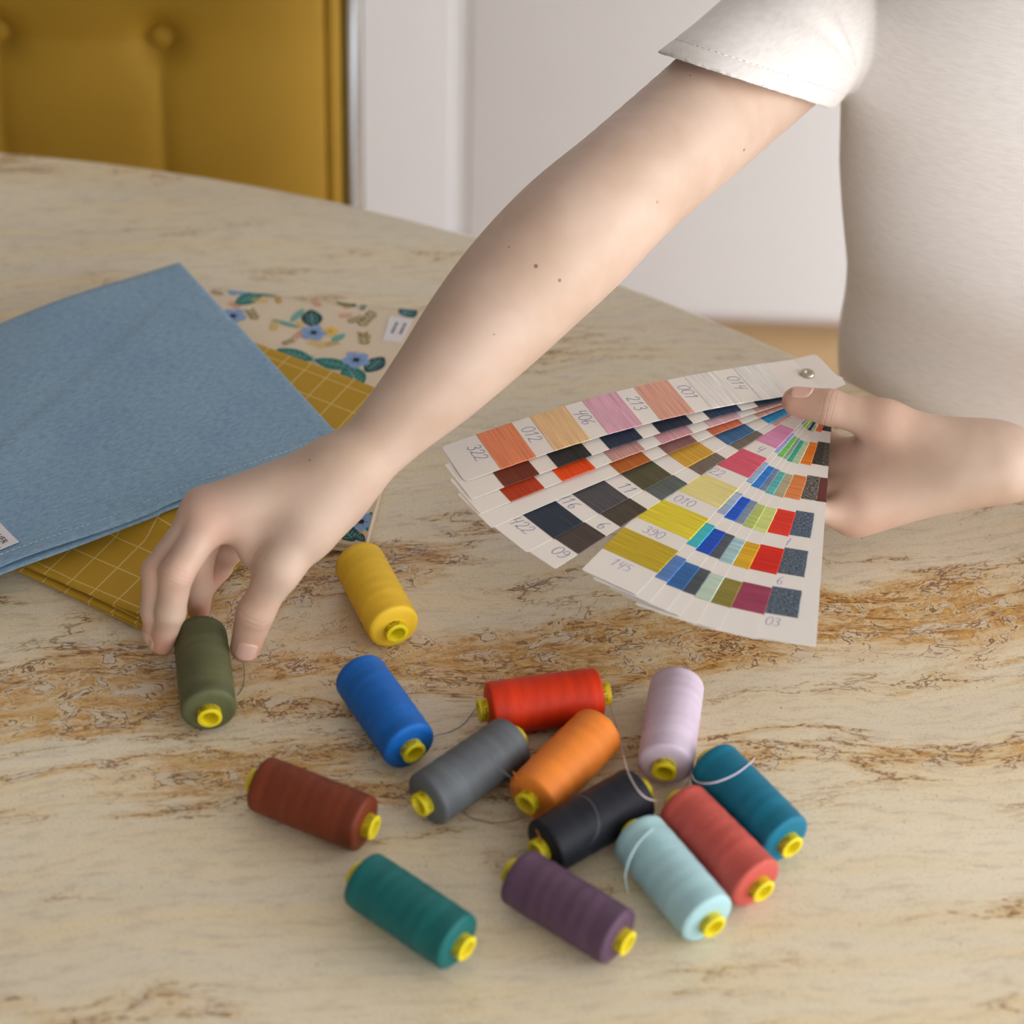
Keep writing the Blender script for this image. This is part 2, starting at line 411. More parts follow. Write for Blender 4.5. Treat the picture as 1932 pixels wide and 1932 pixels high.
# chambray
m_blue = mat('blue_chambray'); t = NT(m_blue); uvn = t.uv()
a = t.noise(t.mapping(uvn, sc=(900, 2600, 1)), 1, 2, 0.7); b = t.noise(t.mapping(uvn, sc=(2600, 700, 1)), 1, 2, 0.7)
c = t.noise(t.mapping(uvn, sc=(170, 420, 1)), 1, 4, 0.75); d = t.noise(uvn, 14, 3)
k = t.math('ADD', t.math('MULTIPLY', t.math('ADD', a, b), 0.36), t.math('MULTIPLY', c, 0.5))
col = t.mix(t.mapr(k, 0.45, 0.76), rgba((86, 128, 164)), rgba((160, 186, 204)))
col = t.mix(t.math('MULTIPLY', t.mapr(d, 0.4, 0.65), 0.25), col, rgba((98, 140, 176)))
t.set('Base Color', col); t.set('Roughness', 0.85); t.set('Sheen Weight', 0.15); t.bump(k, 0.3, 0.0006)
# mustard with a cream grid
m_mus = mat('mustard_grid_cotton'); t = NT(m_mus); s = t.sep(t.mapping(t.uv(), loc=(0.004, 0.006, 0)))
def line(x, period, w):
    f = t.math('FRACT', t.math('DIVIDE', x, period)); d0 = t.math('ABSOLUTE', t.math('SUBTRACT', f, 0.5))
    return t.mapr(d0, w, w * 1.6, 1.0, 0.0)
g = t.math('MAXIMUM', line(s[0], 0.0200, 0.018), line(s[1], 0.0250, 0.014))
wv = t.noise(t.mapping(t.uv(), sc=(1800, 1800, 1)), 1, 2)
col = t.mix(wv, rgba((166, 126, 18)), rgba((198, 156, 44)))
t.set('Base Color', t.mix(t.math('MULTIPLY', g, 0.72), col, rgba((226, 198, 130)))); t.set('Roughness', 0.85); t.bump(wv, 0.2, 0.0004)
# cream ground of the floral print
m_cream = mat('cream_cotton'); t = NT(m_cream); wv = t.noise(t.mapping(t.uv(), sc=(1500, 1500, 1)), 1, 2)
t.set('Base Color', t.mix(wv, rgba((214, 196, 170)), rgba((230, 212, 186)))); t.set('Roughness', 0.85)

root = empty('folded_fabric', (FL_O[0], FL_O[1], 0)); tag(root, 'folded cream floral cotton at the bottom of the fabric pile', 'fabric', 'fabrics piled on the table')
def inv(r, o):
    if o.parent == r: o.matrix_parent_inverse = Matrix.Translation(r.location).inverted()
fo, fl_top = fold_cloth('cloth', FL_O, FL_U, FL_LU, FL_V, FL_LV, lambda p: 0.0, 4, FL_H, m_cream, root, 0.003, 40, 40, 5, 0.0006); inv(root, fo)

# printed motifs, flat pieces lying on the cloth
PC = {n: simple('print_' + n, c, 0.85) for n, c in dict(teal=(38, 118, 112), dark=(26, 70, 76), light=(120, 172, 162), blue=(132, 162, 206), ink=(22, 28, 38), gold=(196, 150, 52), olive=(132, 120, 58), pink=(222, 152, 130), yellow=(228, 190, 96)).items()}
motifs = {n: ([], []) for n in PC}
def on_floral(u, v):
    p = FL_O + FL_U * u + FL_V * v; return p
def blob(colr, c, poly, lift=0.0):
    Vv, Ff = motifs[colr]; base_i = len(Vv)
    for (du, dv) in [(0, 0)] + list(poly):
        u, v = c[0] + du, c[1] + dv
        u = min(max(u, 0.0004), FL_LU); v = min(max(v, 0.0004), FL_LV - 0.0004)
        p = on_floral(u, v); Vv.append((p[0], p[1], fl_top(p) + 0.00025 + lift))
    n = len(poly)
    for k in range(n): Ff.append((base_i, base_i + 1 + k, base_i + 1 + (k + 1) % n))
def ellipse(a, b, ang, n=14, off=0.0, point=False):
    out = []
    for k in range(n):
        t_ = 2 * math.pi * k / n; x = a * math.cos(t_) + off; y = b * math.sin(t_) * (1 if not point else (0.55 + 0.45 * math.sin(t_) ** 2))
        out.append((x * math.cos(ang) - y * math.sin(ang), x * math.sin(ang) + y * math.cos(ang)))
    return out
def flower(c, r, colr='blue', eye='ink'):
    r *= 1.35
    for k in range(5):
        a = k * 2 * math.pi / 5 + c[0] * 300; blob(colr, (c[0] + math.cos(a) * r * .5, c[1] + math.sin(a) * r * .5), ellipse(r * .52, r * .45, a), 0.00005 + 0.00001 * k)
    blob(eye, c, ellipse(r * .26, r * .26, 0, 10), 0.00015)
    for k in range(6):
        a = k * 1.05; blob(eye, (c[0] + math.cos(a) * r * .40, c[1] + math.sin(a) * r * .40), ellipse(r * .06, r * .06, 0, 6), 0.00016)
def leaf(c, l, w, ang, colr='teal', vein='light'):
    l *= 1.25; w *= 1.35
    blob(colr, c, ellipse(l, w, ang, 18, 0, True), 0.00002)
    blob(vein, c, ellipse(l * .8, w * .07, ang, 8), 0.0001)
    for k in (-.5, -.2, .1, .4):
        for s_ in (-1, 1):
            cc = (c[0] + math.cos(ang) * l * k - s_ * math.sin(ang) * w * .35, c[1] + math.sin(ang) * l * k + s_ * math.cos(ang) * w * .35)
            blob(vein, cc, ellipse(w * .34, w * .045, ang + s_ * 0.9, 6), 0.0001)
def sprig(c, l, ang, colr, n=4):
    l *= 1.35
    for k in range(n):
        f = (k + .5) / n; x = c[0] + math.cos(ang) * l * f; y = c[1] + math.sin(ang) * l * f
        for s_ in (-1, 1):
            a = ang + s_ * 0.85; blob(colr, (x + math.cos(a) * l * .18, y + math.sin(a) * l * .18), ellipse(l * .20, l * .065, a, 10, 0, True), 0.00002)
def px_uv(px, py):
    p = atz(px, py, FL_H)[:2] - FL_O; return (p @ FL_U, p @ FL_V)
for px, py, r in ((465, 553, .0075), (608, 632, .0082), (687, 682, .0085)): flower(px_uv(px, py), r)
flower(px_uv(640, 629), .0052, 'yellow', 'gold')
for px, py, l, w, a, c in ((487, 570, .012, .006, 2.2, 'teal'), (515, 556, .010, .005, .4, 'teal'), (570, 674, .013, .0055, .3, 'teal'), (643, 690, .013, .0055, .2, 'teal'), (680, 712, .012, .0075, 1.0, 'teal'), (722, 690, .010, .006, 2.0, 'dark'), (606, 605, .010, .0065, 1.3, 'dark'), (671, 572, .009, .005, .5, 'dark'), (630, 566, .008, .003, .2, 'teal'), (578, 600, .009, .0025, 1.9, 'light'), (555, 616, .010, .002, .3, 'light'), (790, 590, .008, .006, .9, 'dark'), (706, 570, .006, .0035, 1.6, 'light'), (728, 572, .005, .003, 1.4, 'light'), (655, 640, .006, .003, 2.2, 'light')):
    leaf(px_uv(px, py), l, w, a, c)
for px, py, l, a, c in ((525, 577, .010, .2, 'yellow'), (545, 580, .008, 1.2, 'gold'), (635, 658, .012, .3, 'yellow'), (625, 655, .009, 2.6, 'gold'), (680, 586, .009, .8, 'gold'), (695, 620, .014, 1.9, 'olive'), (705, 655, .013, 1.3, 'olive'), (672, 612, .010, 2.4, 'olive'), (500, 612, .012, 1.0, 'olive'), (440, 565, .008, .3, 'olive'), (528, 632, .010, 1.6, 'yellow'), (622, 585, .009, 1.0, 'pink'), (568, 645, .009, 2.0, 'pink'), (690, 730, .010, .8, 'pink'), (730, 597, .006, .5, 'olive'), (780, 600, .007, 1.5, 'blue'), (470, 590, .009, .6, 'pink'), (540, 560, .008, 2.0, 'olive'), (600, 570, .008, .2, 'light'), (585, 625, .007, 1.1, 'yellow'), (655, 600, .008, 2.8, 'pink'), (720, 640, .008, .3, 'gold'), (610, 690, .008, .9, 'light'), (545, 655, .008, 2.4, 'olive'), (700, 590, .007, 1.7, 'teal'), (665, 670, .008, 2.9, 'pink')):
    sprig(px_uv(px, py), l, a, c)
# front strip and the corner by the yellow spool
for px, py, l, w, a, c in ((655, 1005, .009, .006, .9, 'dark'), (640, 1000, .008, .004, .2, 'teal'), (693, 930, .011, .004, 1.7, 'dark'), (700, 985, .009, .003, 1.5, 'teal'), (668, 985, .007, .004, .3, 'teal'), (712, 905, .007, .003, 1.6, 'teal'), (676, 1012, .006, .003, .7, 'dark')):
    leaf(px_uv(px, py), l, w, a, c)
flower(px_uv(683, 985), .0075)
for px, py, l, a, c in ((663, 968, .010, .5, 'pink'), (697, 955, .010, 1.5, 'pink'), (686, 1010, .006, 1.0, 'yellow'), (655, 1018, .006, .4, 'gold')): sprig(px_uv(px, py), l, a, c)
rr = random.Random(8)
for k in range(70):                       # the hidden rest of the print, and the far strip behind the blue cloth
    u, v = rr.uniform(.01, FL_LU - .01), rr.uniform(.01, FL_LV - .008)
    if u < 0.15 and v > 0.12 or (u < 0.05 and v < 0.09): continue
    q = rr.random()
    if q < .3: leaf((u, v), rr.uniform(.007, .012), rr.uniform(.003, .006), rr.uniform(0, 3), rr.choice(['teal', 'dark']))
    elif q < .45: flower((u, v), .008)
    else: sprig((u, v), rr.uniform(.008, .013), rr.uniform(0, 3), rr.choice(['gold', 'olive', 'pink', 'yellow']))
Vv, Ff, mi = [], [], []
mlist = list(PC)
for n, (a, b) in motifs.items():
    o_ = len(Vv); Vv += a; Ff += [tuple(i + o_ for i in f) for f in b]; mi += [mlist.index(n)] * len(b)
me = pyd('floral_print', Vv, Ff)
for n in mlist: me.materials.append(PC[n])
me.polygons.foreach_set('material_index', mi)
bm = bmesh.new(); bm.from_mesh(me)
for f in bm.faces:
    if f.normal.z < 0: f.normal_flip()
bm.to_mesh(me); bm.free()
o = link('floral_print', me, None, root, False); inv(root, o); o['kind'] = 'stuff'
# small white label on the floral
m_label = simple('white_label', (226, 222, 226), 0.7); m_ink = simple('label_ink', (40, 48, 62), 0.7)
def patch(name, corners, zf, matl, parent, root_, lift=0.0006, n=6, th=0.0005):
    V, Fc = [], []
    for L_ in (lift, lift - th):
        for j in range(n + 1):
            for i in range(n + 1):
                a, b = i / n, j / n
                p = (1 - a) * (1 - b) * corners[0] + a * (1 - b) * corners[1] + a * b * corners[2] + (1 - a) * b * corners[3]
                V.append((p[0], p[1], zf(p) + L_))
    N = (n + 1) ** 2
    for j in range(n):
        for i in range(n):
            a = j * (n + 1) + i; Fc.append((a, a + 1, a + n + 2, a + n + 1)); Fc.append(tuple(N + q for q in (a + n + 1, a + n + 2, a + 1, a)))
    rim = list(range(n)) + [j * (n + 1) + n for j in range(n)] + [n * (n + 1) + i for i in range(n, 0, -1)] + [j * (n + 1) for j in range(n, 0, -1)]
    for k in range(len(rim)):
        a, b = rim[k], rim[(k + 1) % len(rim)]; Fc.append((b, a, a + N, b + N))
    o = link(name, fix_normals(pyd(name, V, Fc)), matl, parent, False); inv(root_, o); return o
def pw(px, py, z): return atz(px, py, z)[:2]
lab = patch('label', [pw(733, 648, FL_H), pw(725, 641, FL_H), pw(735, 598, FL_H), pw(780, 600, FL_H)][:0] or [pw(722, 642, FL_H), pw(757, 646, FL_H), pw(778, 602, FL_H), pw(735, 597, FL_H)], fl_top, m_label, root, root)

def text_mesh(txt, size, shear=0.0):
    cu = bpy.data.curves.new('txt', 'FONT'); cu.body = txt; cu.size = size; cu.shear = shear; cu.align_x = 'CENTER'; cu.align_y = 'CENTER'; cu.resolution_u = 3
    ob = bpy.data.objects.new('txt', cu); COL.objects.link(ob)
    dg = bpy.context.evaluated_depsgraph_get(); me = bpy.data.meshes.new_from_object(ob.evaluated_get(dg))
    bpy.data.objects.remove(ob); bpy.data.curves.remove(cu); me.materials.clear(); return me
def text_on(name, txt, size, c, dx, dy, zf, matl, parent, root_, lift):
    """c centre, dx reading direction, dy letter-up direction in the plane"""
    me = text_mesh(txt, size)
    for v in me.vertices:
        p = c + dx * v.co.x + dy * v.co.y; v.co = (p[0], p[1], zf(p) + lift)
    me.update(); o = link(name, me, matl, parent, False); inv(root_, o); return o
cc = pw(752, 620, FL_H); dx = unit(pw(757, 646, FL_H) - pw(778, 602, FL_H)); dy = unit(pw(778, 602, FL_H) - pw(735, 597, FL_H))
for k in (-1, 1):                         # two blurred lines of print, too soft to read
    for j, wd in enumerate((.0030, .0022, .0034, .0026)):
        q = cc + dy * 0.0034 * k + dx * (-.0062 + .0041 * j)
        patch('label_print', [q - dx * wd / 2 - dy * .0010, q + dx * wd / 2 - dy * .0010, q + dx * wd / 2 + dy * .0010, q - dx * wd / 2 + dy * .0010], fl_top, m_ink, lab, root, 0.0008, 1, 0.0003)

root = empty('folded_fabric', (MU_O[0], MU_O[1], 0)); tag(root, 'folded mustard cotton with a thin cream grid, under the blue fabric', 'fabric', 'fabrics piled on the table')
mo, mu_top = fold_cloth('cloth', MU_O, MU_U, MU_LU, MU_V, MU_LV, lambda p: h_floral(p) * 1.09, 6, MU_H, m_mus, root, 0.0060, 56, 60, 3, 0.0008, 0.0006); inv(root, mo)
def stitch(name, p0, p1, zf, matl, parent, root_, n, frac=0.62, r=0.00028):
    V, Fc = [], []
    for k in range(n):
        a, b = k / n, (k + frac) / n; pts = []
        for f in (a, (a + b) / 2, b):
            p = p0 + (p1 - p0) * f; pts.append((p[0], p[1], zf(p) + (0.0004 if f not in (a, b) else 0.0)))
        v_, f_ = tube(pts, r, 5); o_ = len(V); V += v_; Fc += [tuple(i + o_ for i in f) for f in f_]
    o = link(name, pyd(name, V, Fc), matl, parent); inv(root_, o); o['kind'] = 'stuff'; return o
m_cthread = simple('cream_thread', (216, 186, 104), 0.7)
stitch('hem_stitching', MU_O + MU_V * 0.006 + MU_U * 0.002, MU_O + MU_V * 0.006 + MU_U * (MU_LU - .002), mu_top, m_cthread, mo, root, 70)

root = empty('folded_fabric', (BL_O[0], BL_O[1], 0)); tag(root, 'folded pale blue chambray fabric on top of the pile', 'fabric', 'fabrics piled on the table')
def h_blue(p):
    sd = max(rect_sd(p, MU_O, MU_U, MU_LU, MU_V, MU_LV), rect_sd(p, FL_O, FL_U, FL_LU, FL_V, FL_LV) - 0.01)
    return max(h_must(p) + 0.0006, 0.0180 * sstep(-0.16, -0.006, sd))
bo_, bl_top = fold_cloth('cloth', BL_O, BL_U, BL_LU, BL_V, BL_LV, h_blue, 2, BL_H, m_blue, root, 0.0075, 56, 90, 11, 0.0010, 0.0011); inv(root, bo_)
m_bthread = simple('pale_blue_thread', (178, 204, 220), 0.7)
stitch('hem_stitching', BL_O + BL_V * 0.011 + BL_U * 0.002, BL_O + BL_V * 0.011 + BL_U * 0.42, bl_top, m_bthread, bo_, root, 100, 0.6)
lz = 0.0235
c0, c1, c2, c3 = pw(37, 1030, lz), pw(-2, 988, lz), pw(-75, 1020, lz), pw(-40, 1062, lz)
def rectify(a, b, l): return a + unit(b - a) * l
lab = patch('label', [c0, c1, c2, c3], bl_top, m_label, root, root, 0.0011)
dx = unit(c0 - c1); dy = unit(c0 - c3)
text_on('label_lettering', 'AVER', 0.0068, pw(1, 1021, lz), dx, dy, bl_top, m_ink, lab, root, 0.0014)
text_on('label_lettering', 'T', 0.0068, pw(-6, 1042, lz), dx, dy, bl_top, m_ink, lab, root, 0.0014)

# ------------------------------------------------------------------ thread spools
SP_L, SP_R, TUBE_R, TUBE_RI, SP_E = 0.072, 0.0178, 0.0077, 0.0053, 0.0067
m_tube = mat('yellow_plastic'); t = NT(m_tube); t.set('Base Color', rgba((232, 214, 30))); t.set('Roughness', 0.35); t.set('Subsurface Weight', 0.1); t.set('Subsurface Radius', (0.004, 0.003, 0.001))
m_print = simple('black_print', (42, 40, 26), 0.5)
def thread_mat(name, c, sheen=0.0):
    m = mat(name); t = NT(m); ob = t.obj(); s = t.sep(ob)
    ang = t.n('ShaderNodeMath', operation='ARCTAN2'); t.l(s[1], ang.inputs[0]); t.l(s[2], ang.inputs[1])
    # helical thread lines
    x = t.math('ADD', s[0], t.math('MULTIPLY', ang.outputs[0], 0.0007))
    nz = t.noise(t.mapping(ob, sc=(260, 20, 20)), 1, 2)
    rad = t.math('SQRT', t.math('ADD', t.math('MULTIPLY', s[1], s[1]), t.math('MULTIPLY', s[2], s[2])))
    endf = t.mapr(t.math('ABSOLUTE', s[0]), SP_L / 2 - 0.0016, SP_L / 2 - 0.0008)
    lines = t.math('SINE', t.math('MULTIPLY', x, 2 * math.pi / 0.00042))
    rings = t.math('SINE', t.math('MULTIPLY', rad, 2 * math.pi / 0.00075))
    nd = t.n('ShaderNodeMix', data_type='FLOAT'); t.l(endf, nd.inputs[0]); t.l(lines, nd.inputs[2]); t.l(rings, nd.inputs[3])
    h = nd.outputs[0]
    x2 = t.math('ADD', s[0], t.math('MULTIPLY', t.math('SINE', ang.outputs[0]), 0.0016))
    bandn = t.noise(t.mapping(ob, sc=(0.001, 0.001, 0.001)), 1, 0)
    cb = t.n('ShaderNodeCombineXYZ'); t.l(x2, cb.inputs[0])
    bandn = t.noise(cb.outputs[0], 80, 3, 0.6)
    col = t.mix(t.mapr(bandn, 0.30, 0.70), rgba(c, 0.80 if sum(c) > 420 else 0.58), rgba(c, 1.04 if sum(c) > 420 else 1.0))  # soft bands of winding sheen painted into the colour
    col = t.mix(t.math('MULTIPLY', t.mapr(h, -1, 1), 0.22), col, rgba(c, 0.6))
    t.set('Base Color', col); t.set('Roughness', 0.52); t.set('Specular IOR Level', 0.30)
    t.set('Sheen Weight', 0.0)
    t.bump(h, 0.30, 0.00012)
    return m
def wound_body(seed):
    rnd = random.Random(seed); n, m = 64, 90
    p1, p2 = rnd.uniform(0, 6), rnd.uniform(0, 6); per = rnd.uniform(0.0085, 0.0105)
    prof = []
    xs = np.linspace(-SP_L / 2, SP_L / 2, m)
    V, Fc = [], []
    def rad(x, a):
        e = SP_L / 2 - abs(x)
        r = SP_R - 0.0003
        b = 0.0026
        if e < b: r -= b * (1 - math.sqrt(max(0, 1 - (1 - e / b) ** 2))) * 0.85
        xx = x + 0.0022 * math.sin(a + p2)
        r += 0.00009 * math.sin(2 * math.pi * xx / per + p1) * min(1, e / 0.006) - 0.00025 * (abs(x) / SP_L * 2) ** 4
        return r
    # end cone from the tube to the rim, then the barrel, then the other end
    rings = []
    for f in (0.0, 0.25, 0.5, 0.75, 0.92): rings.append((-SP_L / 2 - 0.0003 + 0.0012 * (1 - f) * -1 * 0.6, TUBE_R - 0.0006 + (SP_R - 0.0031 - TUBE_R) * f, False))
    for x in xs: rings.append((x, None, True))
    for f in (0.92, 0.75, 0.5, 0.25, 0.0): rings.append((SP_L / 2 + 0.0003 + 0.0012 * (1 - f) * 0.6, TUBE_R - 0.0006 + (SP_R - 0.0031 - TUBE_R) * f, False))
    for x, r, bar in rings:
        for k in range(n):
            a = 2 * math.pi * k / n; R_ = rad(x, a) if bar else r
            V.append((x, R_ * math.sin(a), R_ * math.cos(a)))
    for i in range(len(rings) - 1):
        for k in range(n):
            k2 = (k + 1) % n; Fc.append((i * n + k, i * n + k2, (i + 1) * n + k2, (i + 1) * n + k))
    return fix_normals(pyd('thread', V, Fc))
hl = SP_L / 2 + SP_E
V, Fc = lathe([(-hl, TUBE_RI), (-hl, TUBE_R - 0.0005), (-hl + 0.0004, TUBE_R), (-hl + 0.0014, TUBE_R), (-hl + 0.0018, TUBE_R - 0.0002), (hl - 0.0018, TUBE_R - 0.0002), (hl - 0.0014, TUBE_R), (hl - 0.0004, TUBE_R), (hl, TUBE_R - 0.0005), (hl, TUBE_RI), (hl - 0.0004, TUBE_RI - 0.0003), (-hl + 0.0004, TUBE_RI - 0.0003)], 40, True)
me_tube = fix_normals(pyd('tube', V, Fc))
def ring_text(txts, side):
    """lettering wrapped round the tube end; side=+1 near end"""
    parts = []
    for txt, size, xo, a0 in txts:
        me = text_mesh(txt, size); VV = [v.co.copy() for v in me.vertices]; FF = [tuple(p.vertices) for p in me.polygons]
        out = []
        for v in VV:
            a = a0 + v.x / TUBE_R * side; x = side * (SP_L / 2 + xo) + v.y * side
            r = TUBE_R - 0.00012
            out.append((x, -r * math.sin(a) * 1.0, r * math.cos(a)))
        parts.append((out, FF))
        bpy.data.meshes.remove(me)
    V, Fc = [], []
    for v, f in parts:
        o_ = len(V); V += v; Fc += [tuple(i + o_ for i in q) for q in f]
    return pyd('tube_lettering', V, Fc)
me_txt_near = ring_text([('Mara 100', 0.0034, 0.0026, 0.0), ('Made in Germany', 0.0015, 0.0047, 0.0)], 1)
me_txt_far = ring_text([('Mara 100', 0.0034, 0.0026, 0.0)], -1)
COLS = dict(yellow=(252, 206, 56), blue=(8, 110, 208), brown=(124, 52, 24), green=(20, 112, 112), purple=(102, 74, 99), aqua=(176, 216, 224), coral=(220, 98, 88), teal=(8, 126, 160), lavender=(222, 205, 226), red=(234, 56, 12), gray=(106, 112, 118), orange=(248, 142, 54), black=(28, 32, 44), olive=(104, 108, 74))
LAB = dict(yellow='bright yellow thread spool lying by the floral fabric corner', blue='royal blue thread spool lying below the yellow one', brown='rust brown thread spool lying alone on the left', green='dark green thread spool lying nearest the front edge, left of purple', purple='dusty purple thread spool lying in front of the black spool', aqua='pale aqua thread spool lying beside the coral one', coral='coral pink thread spool between the aqua and teal spools', teal='deep teal thread spool on the far right of the group', lavender='pale lavender thread spool standing out behind the black one', red='red thread spool lying crosswise behind the grey and orange spools', gray='dark grey thread spool between the blue and orange ones', orange='orange thread spool lying against the red one', black='navy black thread spool lying under the loose threads', olive='olive green thread spool held between the fingers of the left-hand side hand')
LAB['lavender'] = 'pale lavender thread spool lying right of the orange one'
LAB['olive'] = 'olive green thread spool gripped between thumb and fingers'
SPOT = [('yellow', -0.0892, 0.9853, -66.1), ('blue', -0.0758, 0.8763, -59.4), ('brown', -0.1127, 0.7961, -24.3), ('green', -0.0494, 0.7184, -37.4), ('purple', 0.0398, 0.7255, -36.4), ('aqua', 0.1004, 0.7498, -57.6), ('coral', 0.1285, 0.7756, -54.3), ('teal', 0.1487, 0.8102, -55.7), ('lavender', 0.1048, 0.8734, -98.2), ('red', 0.0247, 0.8890, -166.4), ('gray', -0.0198, 0.8276, -134.2), ('orange', 0.0386, 0.8360, -125.1), ('black', 0.0540, 0.7908, -141.2), ('olive', -0.1929, 0.9047, -77.2)]
SPIN = dict(yellow=0.15, blue=0.1, red=0.1, brown=-0.1, green=0.3, teal=0.4, coral=0.6, aqua=0.7, purple=0.9)
# loose ends: photo positions with heights above the table (m)
LOOSE = dict(
    red=[[(1150, 1325, .012), (1163, 1368, .004), (1175, 1420, .016), (1186, 1460, .040), (1208, 1496, .0415), (1232, 1510, .030), (1262, 1508, .006), (1290, 1488, .006), (1303, 1462, .010)]],
    lavender=[[(1303, 1450, .010), (1312, 1474, .030), (1345, 1477, .0385), (1385, 1462, .0385), (1414, 1441, .034), (1424, 1430, .020)]],
    gray=[[(868, 1528, .002), (890, 1543, .001), (925, 1552, .001), (960, 1550, .001), (990, 1541, .001)], [(920, 1418, .0355), (940, 1447, .038), (965, 1468, .030)]],
    black=[[(1080, 1497, .036), (1110, 1508, .0385), (1128, 1540, .0375), (1126, 1575, .033), (1100, 1605, .016), (1066, 1632, .001)]],
    aqua=[[(1232, 1563, .0365), (1205, 1590, .0365), (1186, 1625, .0345), (1180, 1655, .024), (1184, 1685, .001)]],
    orange=[[(968, 1455, .030), (980, 1480, .026), (985, 1500, .020), (1002, 1543, .022), (1014, 1570, .0275), (1030, 1600, .020), (1052, 1625, .001)]],
    blue=[[(800, 1420, .010), (815, 1392, .004), (850, 1380, .0006), (875, 1365, .0006), (903, 1330, .0006)]],
    yellow=[[(726, 1219, .004), (731, 1232, .0006), (740, 1241, .0006)]],
    olive=[[(457, 1240, .010), (461, 1265, .002), (459, 1295, .0006), (448, 1312, .0006)]])
for i, (n, x, y, a) in enumerate(SPOT):
    root = empty('thread_spool', (x, y, 0.0), math.radians(a)); tag(root, LAB[n], 'thread spool', 'thread spools scattered on the table')
    m = thread_mat('thread_' + n, COLS[n])
    th = link('thread', wound_body(i), m, root); th.location = (0, 0, SP_R)
    tb = link('tube', me_tube, m_tube, root); tb.location = (0, 0, SP_R); sharp(tb, 40)
    cd = CAMP - np.array([x, y, SP_R]); cd /= np.linalg.norm(cd); ar = math.radians(a)
    spin = math.atan2(-(cd @ np.array([-math.sin(ar), math.cos(ar), 0])), cd[2]) + SPIN.get(n, 0)
    for me_t in (me_txt_near, me_txt_far):
        tx = link('tube_lettering', me_t, m_print, tb, False); tx.rotation_euler = (spin, 0, 0)
    mw = Matrix.Translation((x, y, 0)) @ Matrix.Rotation(math.radians(a), 4, 'Z')
    mt = simple('loose_' + n, tuple(min(255, int(v * 0.75 + (70 if n in ('red', 'lavender', 'black', 'aqua') else 20))) for v in (COLS[n] if n != 'red' else (190, 170, 165))), 0.6)
    for path in LOOSE.get(n, []):
        P = catmull([atz(*q) for q in path], 8)
        P = [np.array([p[0], p[1], max(p[2], 0.0004)]) for p in P]
        V, Fc = tube([mw.inverted() @ Vector(p) for p in P], 0.00022 if n not in ('red', 'lavender', 'black', 'aqua', 'orange') else 0.0004, 6)
        link('loose_thread', pyd('loose_thread', V, Fc), mt, root)

# ------------------------------------------------------------------ thread colour card fan
R0 = np.array([0.20836, 1.16210, 0.0])
CARD_W, CARD_T, THR_T, BACK = 0.0410, 0.00035, 0.00024, 0.0195
ZTOP, ZSTEP = 0.0855, 0.0009
m_card = mat('white_card'); t = NT(m_card); t.set('Base Color', rgba((228, 222, 216))); t.set('Roughness', 0.6); t.bump(t.noise(t.obj(), 1500, 2), 0.03, 0.0004)
m_pen = simple('blue_pen', (74, 96, 150), 0.6); m_pen2 = simple('violet_pen', (138, 138, 190), 0.6)
CARDS = [  # length, angle, bow, swatch start, colours from the outer end inwards
 (0.2760, -154.6, .0100, .2500, [(236,140,98),(240,196,146),(226,172,192),(224,166,146),(236,231,226),(238,233,229)], ['322','012','406','213','001','014']),
 (0.2804, -151.0, .0072, .2560, [(112,46,30),(46,44,43),(42,52,74),(38,46,62),(46,62,88),(46,60,82)], []),
 (0.2831, -148.0, .0046, .2600, [(182,56,22),(238,74,18),(204,154,148),(218,162,170),(226,182,188),(222,178,172)], []),
 (0.2850, -144.9, .0022, .2620, [None,None,(184,100,40),(140,98,94),(210,118,82),(222,176,160)], []),
 (0.2830, -138.4, .0, .2605, [(42,52,68),(80,76,82),(86,82,58),(214,164,58),(62,106,150),(44,146,206)], ['422','416','11','','','']),
 (0.2811, -133.8, .0, .2600, [(76,64,60),(76,68,56),(92,100,98),(118,106,94),(118,106,94),(210,178,168)], ['09','6','','','','']),
 (0.2696, -122.7, .0, .2440, [(198,170,40),(232,212,56),(234,222,146),(222,92,114),(226,150,192),(244,190,174)], ['145','390','010','022','4','']),
 (0.2714, -120.6, .0, .2480, [(88,130,196),(62,188,204),(166,186,218),(154,192,224),(164,186,224),(156,170,202)], []),
 (0.2718, -118.0, .0, .2500, [(52,104,168),(28,78,192),(30,88,204),(56,126,212),(134,208,104),(186,218,72)], []),
 (0.2720, -116.1, .0, .2500, [(78,84,90),(84,90,98),(134,150,166),(124,140,162),(154,170,164),(164,170,164)], []),
 (0.2746, -113.7, .0, .2510, [(194,216,196),(172,208,214),(188,204,112),(92,184,182),(72,172,146),(32,74,74)], []),
 (0.2734, -110.7, .0, .2510, [(142,130,56),(224,172,34),(212,224,134),(186,172,140),(202,212,176),(206,206,176)], []),
 (0.2736, -105.9, .0, .2500, [(158,62,90),(216,36,20),(228,54,36),(228,134,72),(238,128,40),(238,112,72)], []),
 (0.2717, -101.1, .0, .2480, ['t1','t1','t2','t3','t4','t5'], ['03','6','4','1','','']),
 (0.2716, -98.1, .0, .2480, [None,None,None,(106,52,46),'t3b','t4']  , []),
]
